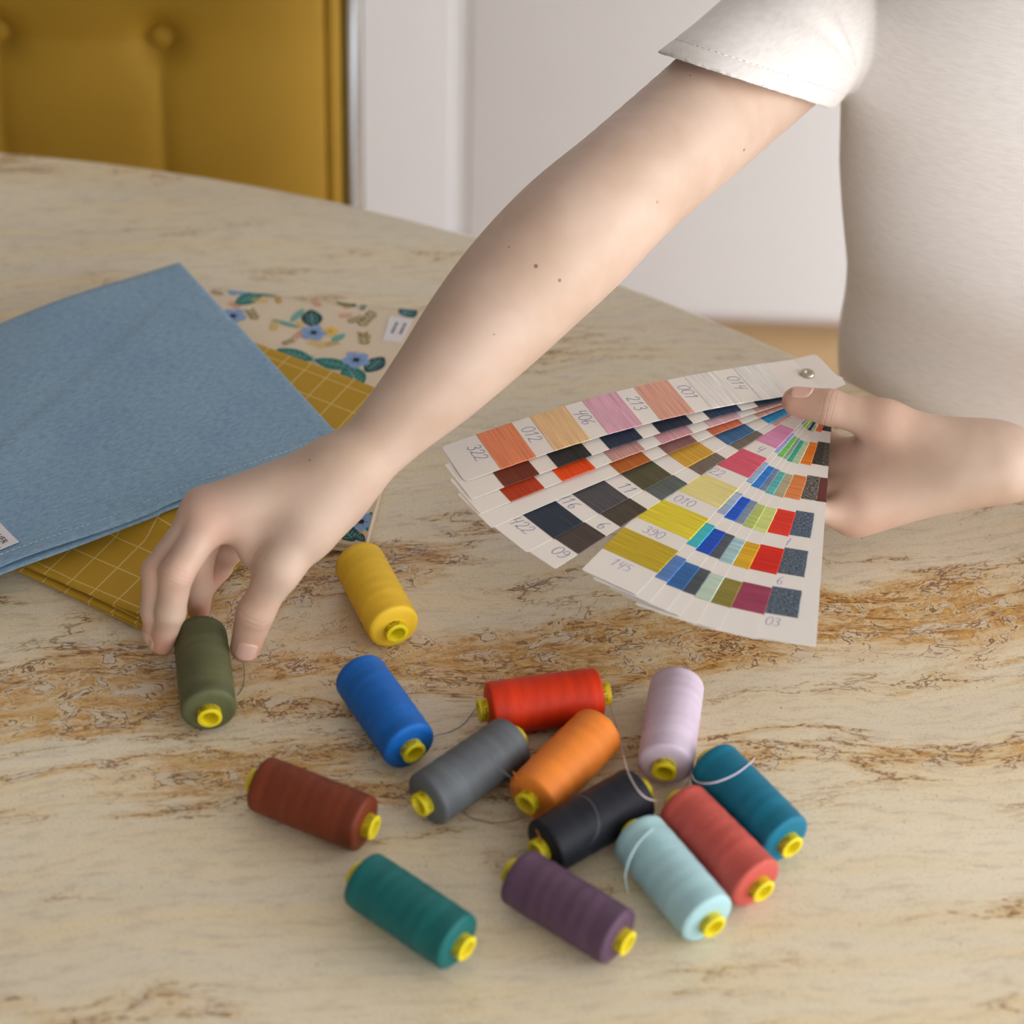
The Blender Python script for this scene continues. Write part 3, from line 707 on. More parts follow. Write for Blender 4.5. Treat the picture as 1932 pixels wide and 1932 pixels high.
def swatch_mat(c):
    name = 'swatch_' + (c if isinstance(c, str) else '%d_%d_%d' % c)
    if name in bpy.data.materials: return bpy.data.materials[name]
    m = mat(name); t = NT(m); u = t.uv(); s = t.sep(u)
    ln = t.math('SINE', t.math('MULTIPLY', s[0], 2 * math.pi / 0.00095))
    jit = t.noise(t.mapping(u, sc=(1500, 20, 1)), 1, 2)
    if isinstance(c, str):
        a, b = dict(t1=((60, 74, 90), (118, 132, 146)), t2=((58, 72, 92), (120, 136, 156)), t3=((52, 48, 46), (150, 144, 138)), t4=((46, 44, 42), (88, 84, 80)), t5=((36, 34, 33), (66, 62, 60)), t3b=((60, 56, 50), (120, 112, 100)))[c]
        nz = t.noise(t.mapping(u, sc=(1300, 500, 1)), 1, 2, 0.6)
        col = t.mix(t.mapr(nz, 0.42, 0.60), rgba(a), rgba(b))
    else:
        col = t.mix(t.mapr(jit, 0.3, 0.7), rgba(c, 0.80), rgba(tuple(min(255, v * 1.02 + 16) for v in c)))
    col = t.mix(t.math('MULTIPLY', t.mapr(t.math('ADD', ln, t.math('MULTIPLY', jit, 1.2)), 0.5, -0.7), 0.55), col, rgba((c if not isinstance(c, str) else (60, 60, 60)), 0.45))
    t.set('Base Color', col); t.set('Roughness', 0.62); t.set('Specular IOR Level', 0.25)
    t.bump(ln, 0.5, 0.0002)
    return m
DIG = {'0': [[(.3, 1), (.08, .75), (.05, .3), (.25, 0), (.48, .2), (.55, .65), (.42, .97), (.28, .98)]],
 '1': [[(.10, .72), (.24, .86), (.38, 1)], [(.38, 1), (.31, .5), (.24, 0)]],
 '2': [[(.08, .75), (.25, 1), (.45, .9), (.42, .6), (.2, .25), (.05, .02), (.2, .10), (.35, .0), (.58, .10)]],
 '3': [[(.08, .85), (.28, 1), (.46, .85), (.38, .62), (.22, .55), (.42, .48), (.46, .2), (.25, 0), (.03, .12)]],
 '4': [[(.18, .95), (.08, .5), (.2, .42), (.48, .55)], [(.50, .95), (.42, .5), (.30, -.1)]],
 '5': [[(.20, .95), (.14, .55), (.36, .6), (.46, .35), (.32, .05), (.05, .05)], [(.20, .95), (.55, 1.0)]],
 '6': [[(.48, .98), (.22, .75), (.06, .35), (.18, .02), (.40, .1), (.42, .36), (.24, .45), (.08, .3)]],
 '9': [[(.45, .75), (.30, .98), (.10, .85), (.10, .6), (.30, .55), (.46, .75), (.44, .3), (.25, .02), (.05, .08)]]}
def digits_mesh(txt, h, w):
    """pen strokes as flat ribbons; x reading, y up"""
    V, Fc = [], []; x0 = -0.31 * h * len(txt)
    for ci, ch in enumerate(txt):
        for st in DIG[ch]:
            P = catmull([((p[0] + 0.12 * p[1]) * h + x0 + ci * 0.62 * h, (p[1] - 0.5) * h) for p in st], 5)
            b = len(V)
            for i, p in enumerate(P):
                d = P[min(i + 1, len(P) - 1)] - P[max(i - 1, 0)]; d = d / (np.hypot(*d) + 1e-12); n_ = np.array([-d[1], d[0]]) * w * (0.7 + 0.5 * abs(d[1]))
                V += [(p[0] + n_[0], p[1] + n_[1], 0), (p[0] - n_[0], p[1] - n_[1], 0)]
            for i in range(len(P) - 1): Fc.append((b + 2 * i, b + 2 * i + 1, b + 2 * i + 3, b + 2 * i + 2))
    return V, Fc
fan = empty('thread_colour_fan', (R0[0], R0[1], 0.0)); tag(fan, 'fan of white cards wound with coloured thread samples, held by a hand', 'colour fan')
SW_W, SW_P = 0.0262, 0.0400
for i, (ln, ang, bow, r0, cols, nums) in enumerate(CARDS):
    z0 = ZTOP - i * ZSTEP; a = math.radians(ang)
    def zb(r): return bow * math.sin(math.pi * min(max(r / 0.272, 0), 1.05))
    # card outline: r from -BACK to ln, rounded corners
    rs = [-BACK, -BACK + .0006, -BACK + .0018, -BACK + .0035] + list(np.linspace(-BACK + .008, ln - .008, 26)) + [ln - .0035, ln - .0018, ln - .0006, ln]
    def halfw(r):
        e = min(r + BACK, ln - r); q = 0.0035 if i == 0 else 0.0014
        return CARD_W / 2 - (q - math.sqrt(max(0, q * q - (q - e) ** 2)) if e < q else 0)
    V, Fc = [], []
    for r in rs:
        hw = halfw(r)
        for sgn, zz in ((-1, 0), (1, 0), (1, -CARD_T), (-1, -CARD_T)): V.append((r, sgn * hw, zb(r) + zz))
    for k in range(len(rs) - 1):
        for q in range(4): Fc.append((k * 4 + q, k * 4 + (q + 1) % 4, k * 4 + 4 + (q + 1) % 4, k * 4 + 4 + q))
    Fc.append((3, 2, 1, 0)); m_ = (len(rs) - 1) * 4; Fc.append((m_, m_ + 1, m_ + 2, m_ + 3))
    co = link('card', fix_normals(pyd('card', V, Fc)), m_card, fan, False); co.location = (0, 0, z0); co.rotation_euler = (0, 0, a)
    for k, c in enumerate(cols):
        ro = r0 - k * SW_P; ri = ro - SW_W
        if c is not None:
            hw = CARD_W / 2 + 0.00028; sec = [(-hw, -.0002), (-hw + .0004, THR_T), (hw - .0004, THR_T), (hw, -.0002), (hw - .0004, -CARD_T - THR_T), (-hw + .0004, -CARD_T - THR_T)]
            V, Fc, uv = [], [], []
            nseg = 7
            for q in range(nseg + 1):
                r = ro + (ri - ro) * q / nseg; jw = random.Random(i * 100 + k * 10 + q).uniform(-.0001, .0002)
                for (n_, zz) in sec: V.append((r, n_ + (jw if n_ > 0 else -jw), zb(r) + zz)); uv.append((r + i * .37 + k * .11, n_))
            ns = len(sec)
            for q in range(nseg):
                for p in range(ns): Fc.append((q * ns + p, q * ns + (p + 1) % ns, (q + 1) * ns + (p + 1) % ns, (q + 1) * ns + p))
            Fc.append(tuple(range(ns))); Fc.append(tuple(reversed(range(nseg * ns, nseg * ns + ns))))
            me = pyd('thread_swatch', V, Fc); ul = me.uv_layers.new(name='UVMap'); li = np.empty(len(me.loops), int); me.loops.foreach_get('vertex_index', li)
            ul.data.foreach_set('uv', np.array(uv)[li].ravel()); fix_normals(me)
            link('thread_swatch', me, swatch_mat(c), co, False)
        if k < len(nums) and nums[k]:
            h = 0.0092 if i in (0, 4, 5) else 0.0078
            V, Fc = digits_mesh(nums[k], h, 0.00022)
            rc = ro + (SW_P - SW_W) * 0.5; nc = -0.002
            if i == 0: rc = ro + 0.0066; nc = -0.003
            if len(nums[k]) < 3: nc = 0.0120
            if i == 13: nc = 0.006; 
            Vc = [(rc - y, nc + x, zb(rc) + 0.00008 + (zb(rc - y) - zb(rc))) for x, y, z in V]
            me = pyd('pen_number', Vc, Fc)
            bm = bmesh.new(); bm.from_mesh(me)
            for f in bm.faces:
                if f.normal.z < 0: f.normal_flip()
            bm.to_mesh(me); bm.free()
            link('pen_number', me, m_pen if i < 6 else m_pen2, co, False)
m_rivet = simple('nickel_rivet', (196, 192, 178), 0.28, 1.0)
V, Fc = lathe([(0.0, .0001), (0.0003, .0011), (0.0013, .0016), (0.0021, .0026), (0.0022, .0036), (0.0015, .0049), (0.0004, .0054), (-.001, .0054), (-.0018, .0046), (-0.0172, .0016), (-.0178, .0046), (-.0188, .0054), (-.0192, .0050), (-.0192, .0001)], 32, False)
rv = link('rivet', fix_normals(pyd('rivet', [(y, z, x) for x, y, z in V], Fc)), m_rivet, fan); rv.location = (0, 0, ZTOP + 0.0006)

# ------------------------------------------------------------------ the person: one continuous body surface from a distance field
class Cone:                                    # tapered capsule, optionally flattened along a direction
    def __init__(s, a, b, ra, rb, k=0.012, flat=None, fac=1.0):
        s.a = np.array(a, float); s.b = np.array(b, float); s.ra, s.rb, s.k = ra, rb, k
        s.n = None if flat is None else np.array(flat, float) / np.linalg.norm(flat); s.fac = fac
        s.c = (s.a + s.b) / 2; s.R = np.linalg.norm(s.b - s.a) / 2 + max(ra, rb) * max(1, fac)
    def d(s, P):
        pa = P - s.a; ba = s.b - s.a; h = np.clip((pa @ ba) / max(ba @ ba, 1e-12), 0, 1)
        v = pa - h[:, None] * ba
        if s.n is not None:
            c = v @ s.n; v = v - np.outer(c * (1 - 1 / s.fac), s.n)
        return np.sqrt((v * v).sum(1)) - (s.ra + (s.rb - s.ra) * h)
class Loft:                                    # stack of ellipses along z: (z, cx, cy, a, b), axes turned by ang
    def __init__(s, st, ang, k=0.02):
        s.st = np.array(st, float); s.ca, s.sa = math.cos(ang), math.sin(ang); s.k = k
        lo, hi = s.st[:, 0].min(), s.st[:, 0].max(); s.lo, s.hi = lo, hi
        s.c = np.array([s.st[:, 1].mean(), s.st[:, 2].mean(), (lo + hi) / 2]); s.R = (hi - lo) / 2 + s.st[:, 3:].max() + 0.1
    def d(s, P):
        z = np.clip(P[:, 2], s.lo, s.hi); f = lambda i: np.interp(z, s.st[:, 0], s.st[:, i])
        x = P[:, 0] - f(1); y = P[:, 1] - f(2); u = x * s.ca + y * s.sa; v = -x * s.sa + y * s.ca; a, b = f(3), f(4)
        q = np.sqrt((u / a) ** 2 + (v / b) ** 2 + 1e-12)
        g = np.sqrt((u / a ** 2) ** 2 + (v / b ** 2) ** 2 + 1e-9)
        r = np.where(q > 0.3, q * (q - 1) / np.maximum(g, 1e-6), -np.minimum(a, b) * (1 - q))
        dz = np.abs(P[:, 2] - z); return np.where(dz > 0, np.sqrt(np.maximum(r, 0) ** 2 + dz ** 2) + np.minimum(r, 0) * 0, r)
def smin(a, b, k):
    if k <= 0: return np.minimum(a, b)
    h = np.maximum(k - np.abs(a - b), 0) / k; return np.minimum(a, b) - h * h * k * 0.25
class Field:
    """groups: list of (list of prims, k to join with the earlier groups); cuts: list of (prim, k)"""
    def __init__(s, groups, cuts=(), extra=None): s.g, s.cuts, s.extra = groups, list(cuts), extra
    def cull(s, c, r):
        near = lambda p: np.linalg.norm(p.c - c) < p.R + r + 0.03
        return Field([([p for p in ps if near(p)], k) for ps, k in s.g], [(p, k) for p, k in s.cuts if near(p)], s.extra)
    def __call__(s, P):
        D = np.full(len(P), 1.0)
        for ps, kg in s.g:
            if not ps: continue
            d = None
            for p in ps:
                q = p.d(P); d = q if d is None else smin(d, q, p.k)
            D = smin(D, d, kg)
        for p, k in s.cuts: D = -smin(-D, p.d(P), k)
        if s.extra is not None: D = s.extra(P, D)
        return D
def surface(field, lo, hi, h, B=8):
    lo = np.array(lo, float); hi = np.array(hi, float)
    nb = np.ceil((hi - lo) / (h * B)).astype(int)
    bi = np.stack(np.meshgrid(*[np.arange(n) for n in nb], indexing='ij'), -1).reshape(-1, 3)
    ctr = lo + (bi + 0.5) * h * B; act = np.zeros(len(bi), bool); S = 8
    sup = (bi // S) @ np.array([1, 1000, 1000000])
    for s_ in np.unique(sup):
        ix = np.where(sup == s_)[0]; c = ctr[ix].mean(0); f = field.cull(c, np.linalg.norm(ctr[ix] - c, axis=1).max() + h * B)
        act[ix] = np.abs(f(ctr[ix])) < h * B * 0.87 * 1.25 + 0.003
    bi = bi[act]; sup = (bi // 4) @ np.array([1, 1000, 1000000])
    g = np.stack(np.meshgrid(*[np.arange(B + 1)] * 3, indexing='ij'), -1).reshape(-1, 3)
    vals = np.empty((len(bi), B + 1, B + 1, B + 1))
    for s_ in np.unique(sup):
        ix = np.where(sup == s_)[0]
        P = lo + ((bi[ix] * B)[:, None, :] + g[None]) * h; P = P.reshape(-1, 3); c = P.mean(0)
        f = field.cull(c, np.linalg.norm(P - c, axis=1).max()); vals[ix] = f(P).reshape(len(ix), B + 1, B + 1, B + 1)
    N = nb * B + 2
    key = lambda I: (I[..., 0] * N[1] + I[..., 1]) * N[2] + I[..., 2]
    # cell vertices
    sgn = vals < 0; acc = np.zeros((len(bi), B, B, B, 3)); cnt = np.zeros((len(bi), B, B, B))
    for ax in range(3):
        o1, o2 = [x for x in range(3) if x != ax]
        for d1 in (0, 1):
            for d2 in (0, 1):
                sl0 = [slice(None)] * 4; sl1 = [slice(None)] * 4
                sl0[ax + 1] = slice(0, B); sl1[ax + 1] = slice(1, B + 1)
                for o_, d_ in ((o1, d1), (o2, d2)): sl0[o_ + 1] = sl1[o_ + 1] = slice(d_, d_ + B)
                a, b = vals[tuple(sl0)], vals[tuple(sl1)]; cr = (a < 0) != (b < 0)
                tt = np.where(cr, a / np.where(cr, a - b, 1), 0)
                acc[..., ax] += np.where(cr, tt, 0); acc[..., o1] += np.where(cr, d1, 0); acc[..., o2] += np.where(cr, d2, 0); cnt += cr
    w = np.where(cnt > 0); cells = (bi[w[0]] * B) + np.stack(w[1:], -1)
    V = lo + (cells + acc[w] / cnt[w][:, None]) * h
    ks = key(cells); order = np.argsort(ks); ks = ks[order]; V = V[order]
    Q = []
    for ax in range(3):
        o1, o2 = [(1, 2), (2, 0), (0, 1)][ax]
        sl0 = [slice(None)] + [slice(0, B)] * 3; sl1 = list(sl0); sl1[ax + 1] = slice(1, B + 1)
        a, b = vals[tuple(sl0)], vals[tuple(sl1)]
        ww = np.where((a < 0) != (b < 0)); I = bi[ww[0]] * B + np.stack(ww[1:], -1); neg = a[ww] < 0
        e1 = np.zeros(3, int); e1[o1] = 1; e2 = np.zeros(3, int); e2[o2] = 1
        q = [key(I - e1 - e2), key(I - e2), key(I), key(I - e1)]
        ids = []; ok = np.ones(len(I), bool)
        for kq in q:
            j = np.clip(np.searchsorted(ks, kq), 0, len(ks) - 1); ok &= ks[j] == kq; ids.append(j)
        F_ = np.stack(ids, -1); F_[~neg] = F_[~neg][:, ::-1]; Q.append(F_[ok])
    Q = np.concatenate(Q)
    # pull the vertices onto the surface
    sup = np.floor((V - lo) / (h * B * 6)).astype(int) @ np.array([1, 1000, 1000000])
    eps = h * 0.3
    for s_ in np.unique(sup):
        ix = np.where(sup == s_)[0]; c = V[ix].mean(0); f = field.cull(c, np.linalg.norm(V[ix] - c, axis=1).max())
        P = V[ix]
        for it in range(1):
            d0 = f(P); G = np.stack([f(P + np.eye(3)[k] * eps) - f(P - np.eye(3)[k] * eps) for k in range(3)], -1) / (2 * eps)
            P = P - np.clip(d0 / np.maximum((G * G).sum(1), 0.2), -h, h)[:, None] * G
        V[ix] = P
    return V, Q
def mesh_np(name, V, Q):
    me = bpy.data.meshes.new(name); me.vertices.add(len(V)); me.vertices.foreach_set('co', np.asarray(V, np.float32).ravel())
    me.loops.add(Q.size); me.loops.foreach_set('vertex_index', Q.ravel().astype(np.int32))
    me.polygons.add(len(Q)); me.polygons.foreach_set('loop_start', np.arange(0, Q.size, 4, dtype=np.int32)); me.polygons.foreach_set('loop_total', np.full(len(Q), 4, np.int32))
    me.update(calc_edges=True); me.validate(); return me

def chain(pts, rs, k=0.006, flat=None, fac=1.0):
    return [Cone(pts[i], pts[i + 1], rs[i], rs[i + 1], k, flat, fac) for i in range(len(pts) - 1)]

# --- right arm: stations (px, py, depth, radius)
def rad_px(width_px, depth): return width_px / 2 * depth / F_PX
AR = [(1665, -75, 1.59, 0.050), (1560, 20, 1.53, 0.048), (1440, 125, 1.445, rad_px(238, 1.445)), (1330, 222, 1.385, rad_px(236, 1.385)), (1188, 345, 1.335, rad_px(236, 1.335)), (1085, 440, 1.305, rad_px(252, 1.305)),
      (988, 536, 1.290, rad_px(244, 1.29)), (907, 625, 1.283, rad_px(220, 1.283)), (828, 716, 1.278, rad_px(182, 1.278)), (752, 795, 1.274, rad_px(145, 1.274)), (695, 853, 1.270, rad_px(128, 1.27)), (648, 893, 1.266, rad_px(126, 1.266))]
ARP = [atd(*a[:3]) for a in AR]; ARR = [a[3] for a in AR]
view = -FW
_sp = catmull([list(a) + [r] for a, r in zip(ARP, ARR)], 6); body = chain([q[:3] for q in _sp], [q[3] for q in _sp], 0.0012)
# --- right hand
H = lambda px, py, z: atz(px, py, z)
wr = ARP[-1]
R_MCP = [H(397, 981, .098), H(388, 962, .0985), H(412, 950, .088), H(447, 946, .076)]          # index .. little
R_PIP = [H(333, 1083, .079), H(299, 1079, .072), H(372, 1062, .060), H(432, 1040, .054)]
R_DIP = [H(322, 1155, .050), H(294, 1150, .044), H(378, 1108, .040), H(414, 1072, .036)]
R_TIP = [H(306, 1214, .0205), H(294, 1200, .021), H(375, 1150, .020), H(392, 1104, .026)]
R_TH = [H(620, 950, .098), H(527, 1072, .077), H(481, 1158, .0465), H(463, 1222, .0185)]
# palm
palm = []
for i, (m_, r_) in enumerate(zip(R_MCP, (.0125, .0128, .0122, .0112))):
    a_ = wr + (m_ - wr) * 0.14 + (R_MCP[i] - R_MCP[1]) * 0.20
    palm.append(Cone(a_, m_, .0150, r_, 0.014))
palm.append(Cone(wr, R_TH[1] * .55 + wr * .45, .0185, .0165, .018)); palm.append(Cone(wr, R_MCP[1] * .55 + R_MCP[0] * .45, .0195, .0125, .014))
palm.append(Cone(R_TH[0], R_TH[1], .0175, .0130, .018))
palm.append(Cone(H(560, 965, .088), H(470, 1015, .083), .0150, .0095, .016))     # first web
palm.append(Cone(H(540, 1010, .082), H(478, 1052, .074), .0120, .0062, .012))
body += palm
fingers = []
FR = [(.0116, .0104, .0093, .0076), (.0116, .0106, .0094, .0078), (.0110, .0100, .0088, .0074), (.0098, .0088, .0078, .0068)]
RF = []
for i in range(4):
    RF.append((chain([R_MCP[i], R_PIP[i], R_DIP[i], R_TIP[i]], FR[i], 0.0035), 0.0012))
th = chain(R_TH[1:], (.0128, .0112, .0088), 0.006)
th.append(Cone(R_TH[2] * .55 + R_TH[3] * .45, R_TH[3], .0104, .0090, .004))
# --- left hand holding the fan
L_WR = H(1876, 868, .075); L_EL = np.array([0.60, 1.07, 0.035])
L_TH = [H(1790, 848, .080), H(1668, 796, .0935), H(1563, 768, .0985), H(1503, 757, .0965)]
L_MCP = [H(1602, 868, .052), H(1592, 908, .048), H(1596, 945, .044), H(1612, 972, .042)]
L_PIP = [H(1560, 838, .055), H(1530, 880, .052), H(1530, 925, .050), H(1570, 968, .048)]
L_DIP = [H(1500, 815, .058), H(1470, 860, .057), H(1470, 910, .056), H(1520, 960, .055)]
L_TIP = [H(1450, 800, .0600), H(1425, 842, .0600), H(1430, 900, .0590), H(1490, 950, .0580)]
fa = (L_EL - L_WR)
_sp = catmull([list(L_WR + fa * f) + [r] for f, r in ((0, .0205), (.25, .0245), (.6, .0350), (1, .0390))], 6); body += chain([q[:3] for q in _sp], [q[3] for q in _sp], 0.0012)
lp = []
for i, (m_, r_) in enumerate(zip(L_MCP, (.0130, .0135, .0130, .0120))):
    lp.append(Cone(L_WR + (L_MCP[i] - L_MCP[1]) * 0.28, m_, .0170, r_, 0.020))
lp.append(Cone(L_TH[0] * .8 + L_WR * .2, L_TH[1], .0190, .0140, .022))
lp.append(Cone(H(1770, 872, .064), H(1640, 885, .056), .0200, .0150, .02)); lp.append(Cone(H(1740, 890, .056), H(1625, 955, .048), .0170, .0135, .02))
lp.append(Cone(H(1690, 820, .083), H(1636, 850, .062), .0125, .0085, .014))       # web
body += lp
LF = []
for i in range(4):
    LF.append((chain([L_MCP[i], L_PIP[i], L_DIP[i], L_TIP[i]], [r * .95 for r in FR[i]], 0.0035), 0.0012))
lth = chain(L_TH[1:], (.0138, .0116, .0090), 0.006)
lth.append(Cone(L_TH[2] * .5 + L_TH[3] * .5, L_TH[3], .0106, .0094, .004))
# --- trunk core, shoulders, neck, head (under the shirt or out of the picture)
TCX, TCY = 0.450, 1.375; TANG = 0.06
SH_R = ARP[0]; SH_L = np.array([TCX + .17, TCY - .01, 0.30])
NK = np.array([TCX - .02, TCY - .02, 0.39])
body += [Cone(SH_R, NK, .046, .050, .03), Cone(SH_L, NK, .050, .050, .03)]
body += chain([SH_L, SH_L * .5 + L_EL * .5 + np.array([.02, .01, .01]), L_EL], (.050, .042, .038), 0.03)
body += [Cone(NK, (TCX, TCY, .15), .060, .055, .03), Cone((TCX, TCY, .15), (TCX, TCY, -.15), .055, .055, .03)]
HD = np.array([TCX - .06, TCY - .07, 0.57])
body += [Cone(NK, HD + np.array([.015, .02, -.06]), .052, .048, .03), Cone(HD + np.array([0, 0, .03]), HD + np.array([-.02, -.025, -.055]), .080, .055, .04), Cone(HD + np.array([-.052, -.064, .005]), HD + np.array([-.062, -.077, -.022]), .008, .012, .015)]
groups = [(body, 0.0)] + [([p for p in sum([f[0] for f in []], [])], 0.0)]
groups = [(body, 0.0)]
# fingers are joined among themselves with a hair of blending, then to the palm
class Group:
    def __init__(s, items, k, kk): 
        s.items, s.k, s.kk = items, k, kk
        pts = np.array([p.c for it in items for p in it]); s.c = pts.mean(0); s.R = max(np.linalg.norm(p.c - s.c) + p.R for it in items for p in it)
    def d(s, P):
        D = None
        for it in s.items:
            d = None
            for p in it:
                q = p.d(P); d = q if d is None else smin(d, q, p.k)
            D = d if D is None else smin(D, d, s.kk)
        return D
groups += [([Group([f[0] for f in RF], 0, 0.0014)], 0.0085), ([Group([th], 0, 0)], 0.010), ([Group([f[0] for f in LF], 0, 0.0014)], 0.0085), ([Group([lth], 0, 0)], 0.010)]
# skin creases at the joints: shallow grooves across the back of each finger
def crease(j, axis_p, axis_q, side, depth, r):
    pass
BODY = Field(groups)
V, Q = surface(BODY, (-0.31, 0.82, -0.19), (0.76, 1.66, 0.70), 0.0018)
me = mesh_np('body', V, Q)
# natural blush of knuckles and fingertips, kept as a colour attribute
tint = np.zeros(len(V))
for c_, r_, s_ in [(p, .012, .8) for p in R_MCP[:2]] + [(p, .011, .45) for p in R_PIP] + [(p, .013, .9) for p in R_TIP] + [(R_TH[3], .014, .8), (R_TH[2], .012, .35), (L_TH[3], .014, .6), (L_TH[2], .012, .35), (L_TH[1], .016, .45)] + [(p, .018, .5) for p in L_MCP]:
    tint = np.maximum(tint, s_ * np.exp(-(((V - c_) ** 2).sum(1)) / (2 * (r_ * 1.1) ** 2)))
at_ = me.color_attributes.new('blush', 'FLOAT_COLOR', 'POINT'); at_.data.foreach_set('color', np.repeat(tint[:, None], 4, 1).astype(np.float32).ravel())
m_skin = mat('skin'); t = NT(m_skin); ob = t.obj()
ca = t.n('ShaderNodeVertexColor'); ca.layer_name = 'blush'
big = t.noise(ob, 22, 3); mid = t.noise(ob, 110, 3); pore = t.noise(ob, 1400, 2)
col = t.mix(t.mapr(big, 0.35, 0.65), rgba((206, 181, 164)), rgba((194, 167, 147)))
col = t.mix(t.math('MULTIPLY', t.mapr(mid, 0.45, 0.70), 0.25), col, rgba((206, 170, 152)))
col = t.mix(t.math('MULTIPLY', ca.outputs[0], 0.55), col, rgba((220, 142, 118)))
def mole(px, py, depth_hint, r, colr=(120, 66, 44), st=0.85):
    global col
    # find the skin under the picture position
    d = ray(px, py); d = d / np.linalg.norm(d); s_ = depth_hint - 0.12
    for _ in range(60):
        p = CAMP + d * s_; q = BODY(p[None])[0]
        if q < 1e-4: break
        s_ += q * 0.9
    nd = t.n('ShaderNodeVectorMath', operation='DISTANCE'); t.l(ob, nd.inputs[0]); nd.inputs[1].default_value = tuple(p)
    col = t.mix(t.mapr(nd.outputs['Value'], r, r * 0.55, 0, st), col, rgba(colr))
for a_ in ((1011, 502, 1.3, .0017), (1056, 529, 1.3, .0014), (1404, 283, 1.38, .0014), (1240, 381, 1.34, .0012, (190, 110, 84)), (960, 466, 1.3, .0008), (1302, 142, 1.4, .0008), (932, 631, 1.28, .0007), (584, 868, 1.26, .0008)): mole(*a_)
cre = None
def crease(J, ax, offs, r, w=0.0005, st=1.0):
    global cre
    ax = np.array(ax, float) / np.linalg.norm(ax)
    sb = t.n('ShaderNodeVectorMath', operation='SUBTRACT'); t.l(ob, sb.inputs[0]); sb.inputs[1].default_value = tuple(J)
    dt = t.n('ShaderNodeVectorMath', operation='DOT_PRODUCT'); t.l(sb.outputs[0], dt.inputs[0]); dt.inputs[1].default_value = tuple(ax)
    ln_ = t.n('ShaderNodeVectorMath', operation='LENGTH'); t.l(sb.outputs[0], ln_.inputs[0])
    mk = t.mapr(ln_.outputs['Value'], r, r * 0.75, 0, st)
    x = t.math('ADD', dt.outputs['Value'], t.math('MULTIPLY', t.math('SUBTRACT', t.noise(ob, 260, 2), 0.5), 0.0030))
    for o_ in offs:
        g_ = t.math('MULTIPLY', t.mapr(t.math('ABSOLUTE', t.math('SUBTRACT', x, o_)), 0.0, w, 1.0, 0.0), mk)
        cre = g_ if cre is None else t.math('MAXIMUM', cre, g_)
crease(R_TH[2], R_TH[3] - R_TH[1], (-.0030, .0008, .0052), .0150, .0006, 1.0)
crease(R_PIP[0], R_DIP[0] - R_MCP[0], (-.0045, -.0015, .0015, .0045), .0135, .0006, .7)
crease(R_PIP[1], R_DIP[1] - R_MCP[1], (-.003, .000, .003), .0125, .0006, .6)
crease(R_DIP[0], R_TIP[0] - R_PIP[0], (-.001, .002), .0115, .0005, .5)
crease(L_TH[2], L_TH[3] - L_TH[1], (-.0035, .0, .0035), .0150, .0006, .9)
crease(H(470, 1072, .078), R_TH[1] - R_MCP[0], (-.006, -.002, .002, .006), .0200, .0007, .6)
crease(ARP[-2], ARP[-1] - ARP[-3], (-.004, .000, .004, .008), .0260, .0006, .14)
col = t.mix(t.math('MULTIPLY', cre, 0.30), col, rgba((170, 104, 84)))
t.set('Base Color', col); t.set('Roughness', t.mapr(pore, 0.3, 0.7, 0.42, 0.56)); t.set('Specular IOR Level', 0.4)
t.set('Subsurface Weight', 0.15); t.set('Subsurface Radius', (0.006, 0.0022, 0.0012)); t.set('Subsurface Scale', 1.0)
t.bump(t.math('SUBTRACT', t.math('MULTIPLY', t.math('ADD', pore, t.math('MULTIPLY', mid, 0.6)), 0.12), t.math('MULTIPLY', cre, 0.55)), 0.8, 0.0006)
person = empty('person', (TCX, TCY, FLOOR_Z)); tag(person, 'seated person in a white t-shirt reaching for a spool and holding the colour fan', 'person')
PINV = Matrix.Translation((-TCX, -TCY, -FLOOR_Z))
def attach(o): o.matrix_parent_inverse = PINV; return o
bodyo = attach(link('body', me, m_skin, person))

